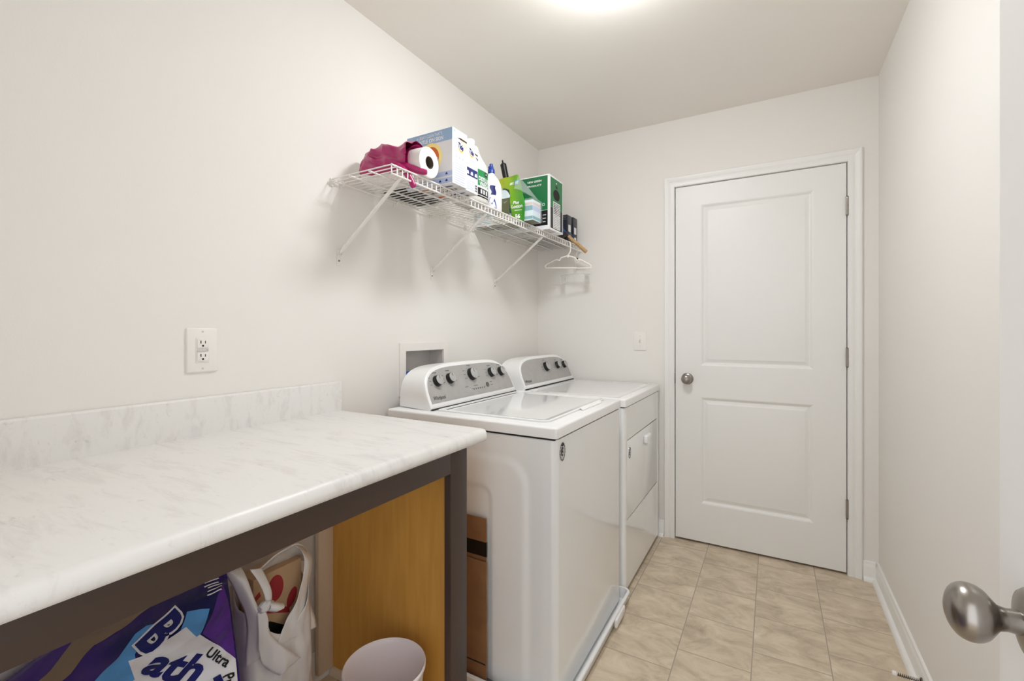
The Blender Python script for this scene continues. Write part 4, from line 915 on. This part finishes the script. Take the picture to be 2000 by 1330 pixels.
arch = [(.112, .768, .522), (.112, .82, .545), (.112, .861, .551), (.111, .890, .552), (.109, .916, .534), (.106, .937, .500)]; low = [(.110, .78, .522), (.108, .82, .515), (.106, .855, .509), (.104, .888, .503), (.104, .905, .495), (.104, .930, .480)]
sheet(list(zip(arch, low)), M['bagthin'], 'loop_film', 6, .3)
for pts in (arch, low[:4]):
    b = MB(); b.tube(spline(pts, 6), .0026, 8); b.build('loop_hem', M['bag'], gb, ang=70)
sheet([((.165, .716, .566), (.168, .748, .556)), ((.180, .728, .535), (.182, .754, .530)), ((.190, .738, .500), (.192, .760, .496)), ((.194, .742, .470), (.194, .758, .468))], M['bag'], 'tied_strap', 8, .5, bow=.003)
b = MB(); b.loft(lambda u, v: Vector((.192+.014*math.sin(math.pi*v)*math.cos(2*math.pi*u), .742+.020*math.sin(math.pi*v)*math.sin(2*math.pi*u), .462+.015*math.cos(math.pi*v)))+Vector((1, 1, 1))*.006*noise.noise(Vector((u*6, v*5, 0))), 18, 12, True); b.build('knot', M['bag'], gb, ang=80)
sheet([((.198, .748, .474), (.200, .742, .452)), ((.206, .764, .466), (.206, .760, .440)), ((.206, .786, .452), (.204, .776, .438))], M['bag'], 'knot_tail', 6, .3)
sheet([((.190, .740, .455), (.182, .722, .452)), ((.192, .748, .425), (.184, .724, .415)), ((.196, .752, .385), (.187, .728, .350)), ((.199, .790, .325), (.189, .745, .292)), ((.199, .848, .258), (.187, .780, .250))], M['bag'], 'front_fold', 10, 1.2, bow=.003)
pb = thing('paper_bag', 'brown paper bag with red oval print inside the white carrier bag', 'bag', (.110, .81, .004))
b = MB(); b.box((.075, .738, .004), (.142, .888, .520), .004); b.build('bag_paper', M['kraft'], pb)
fp_ = frame((.142, .738, .004), (0, 1, 0), (0, 0, 1))
for cx, cy, rx, ry_, tl in ((.066, .463, .024, .037, 0), (.117, .412, .014, .028, -22)):
    b = MB(); c_, s2 = math.cos(R(tl)), math.sin(R(tl)); b.prism([(cx+x*c_-y*s2, cy+x*s2+y*c_) for x, y in disc_pts(0, 0, rx, ry_)], fp_, 0, .0006); b.build('red_print', M['red'], pb)
b = MB(); b.prism([(.030, .408), (.110, .370), (.108, .388), (.075, .405), (.034, .424)], fp_, 0, .0006); b.build('red_print', M['red'], pb)
b = MB(); b.prism([(.004, .452), (.022, .462), (.018, .476), (.004, .466)], fp_, 0, .0006); b.build('red_print', M['red'], pb)
b = MB(); b.prism([(.004, .20), (.144, .20), (.144, .325), (.090, .344), (.050, .376), (.004, .390)], fp_, 0, .0008); b.build('dark_block', M['black'], pb)  # black area across the lower part of the bag's face

# ------------------------------------------------------------------ door stop on the right-hand baseboard
ds = thing('door_stop', 'small spring door stop with white tip on the right baseboard', 'door stop', (W-.0135, 1.990, .047))
pts = []
for i in range(100):
    a = i*2*math.pi/8; pts.append((W-.018-.062*i/99, 1.990+.0048*math.cos(a), .047+.0048*math.sin(a)))
b = MB(); b.tube(pts, .0012, 5); b.lathe([(0, .011), (.004, .010), (.006, .006)], (W-.0134, 1.990, .047), (-1, 0, 0), 16); b.build('spring', M['spring'], ds, ang=60)
b = MB(); b.lathe([(0, .007), (.002, .0085), (.010, .0085), (.013, .006)], (W-.079, 1.990, .047), (-1, 0, 0), 16); b.build('tip', M['plate'], ds)
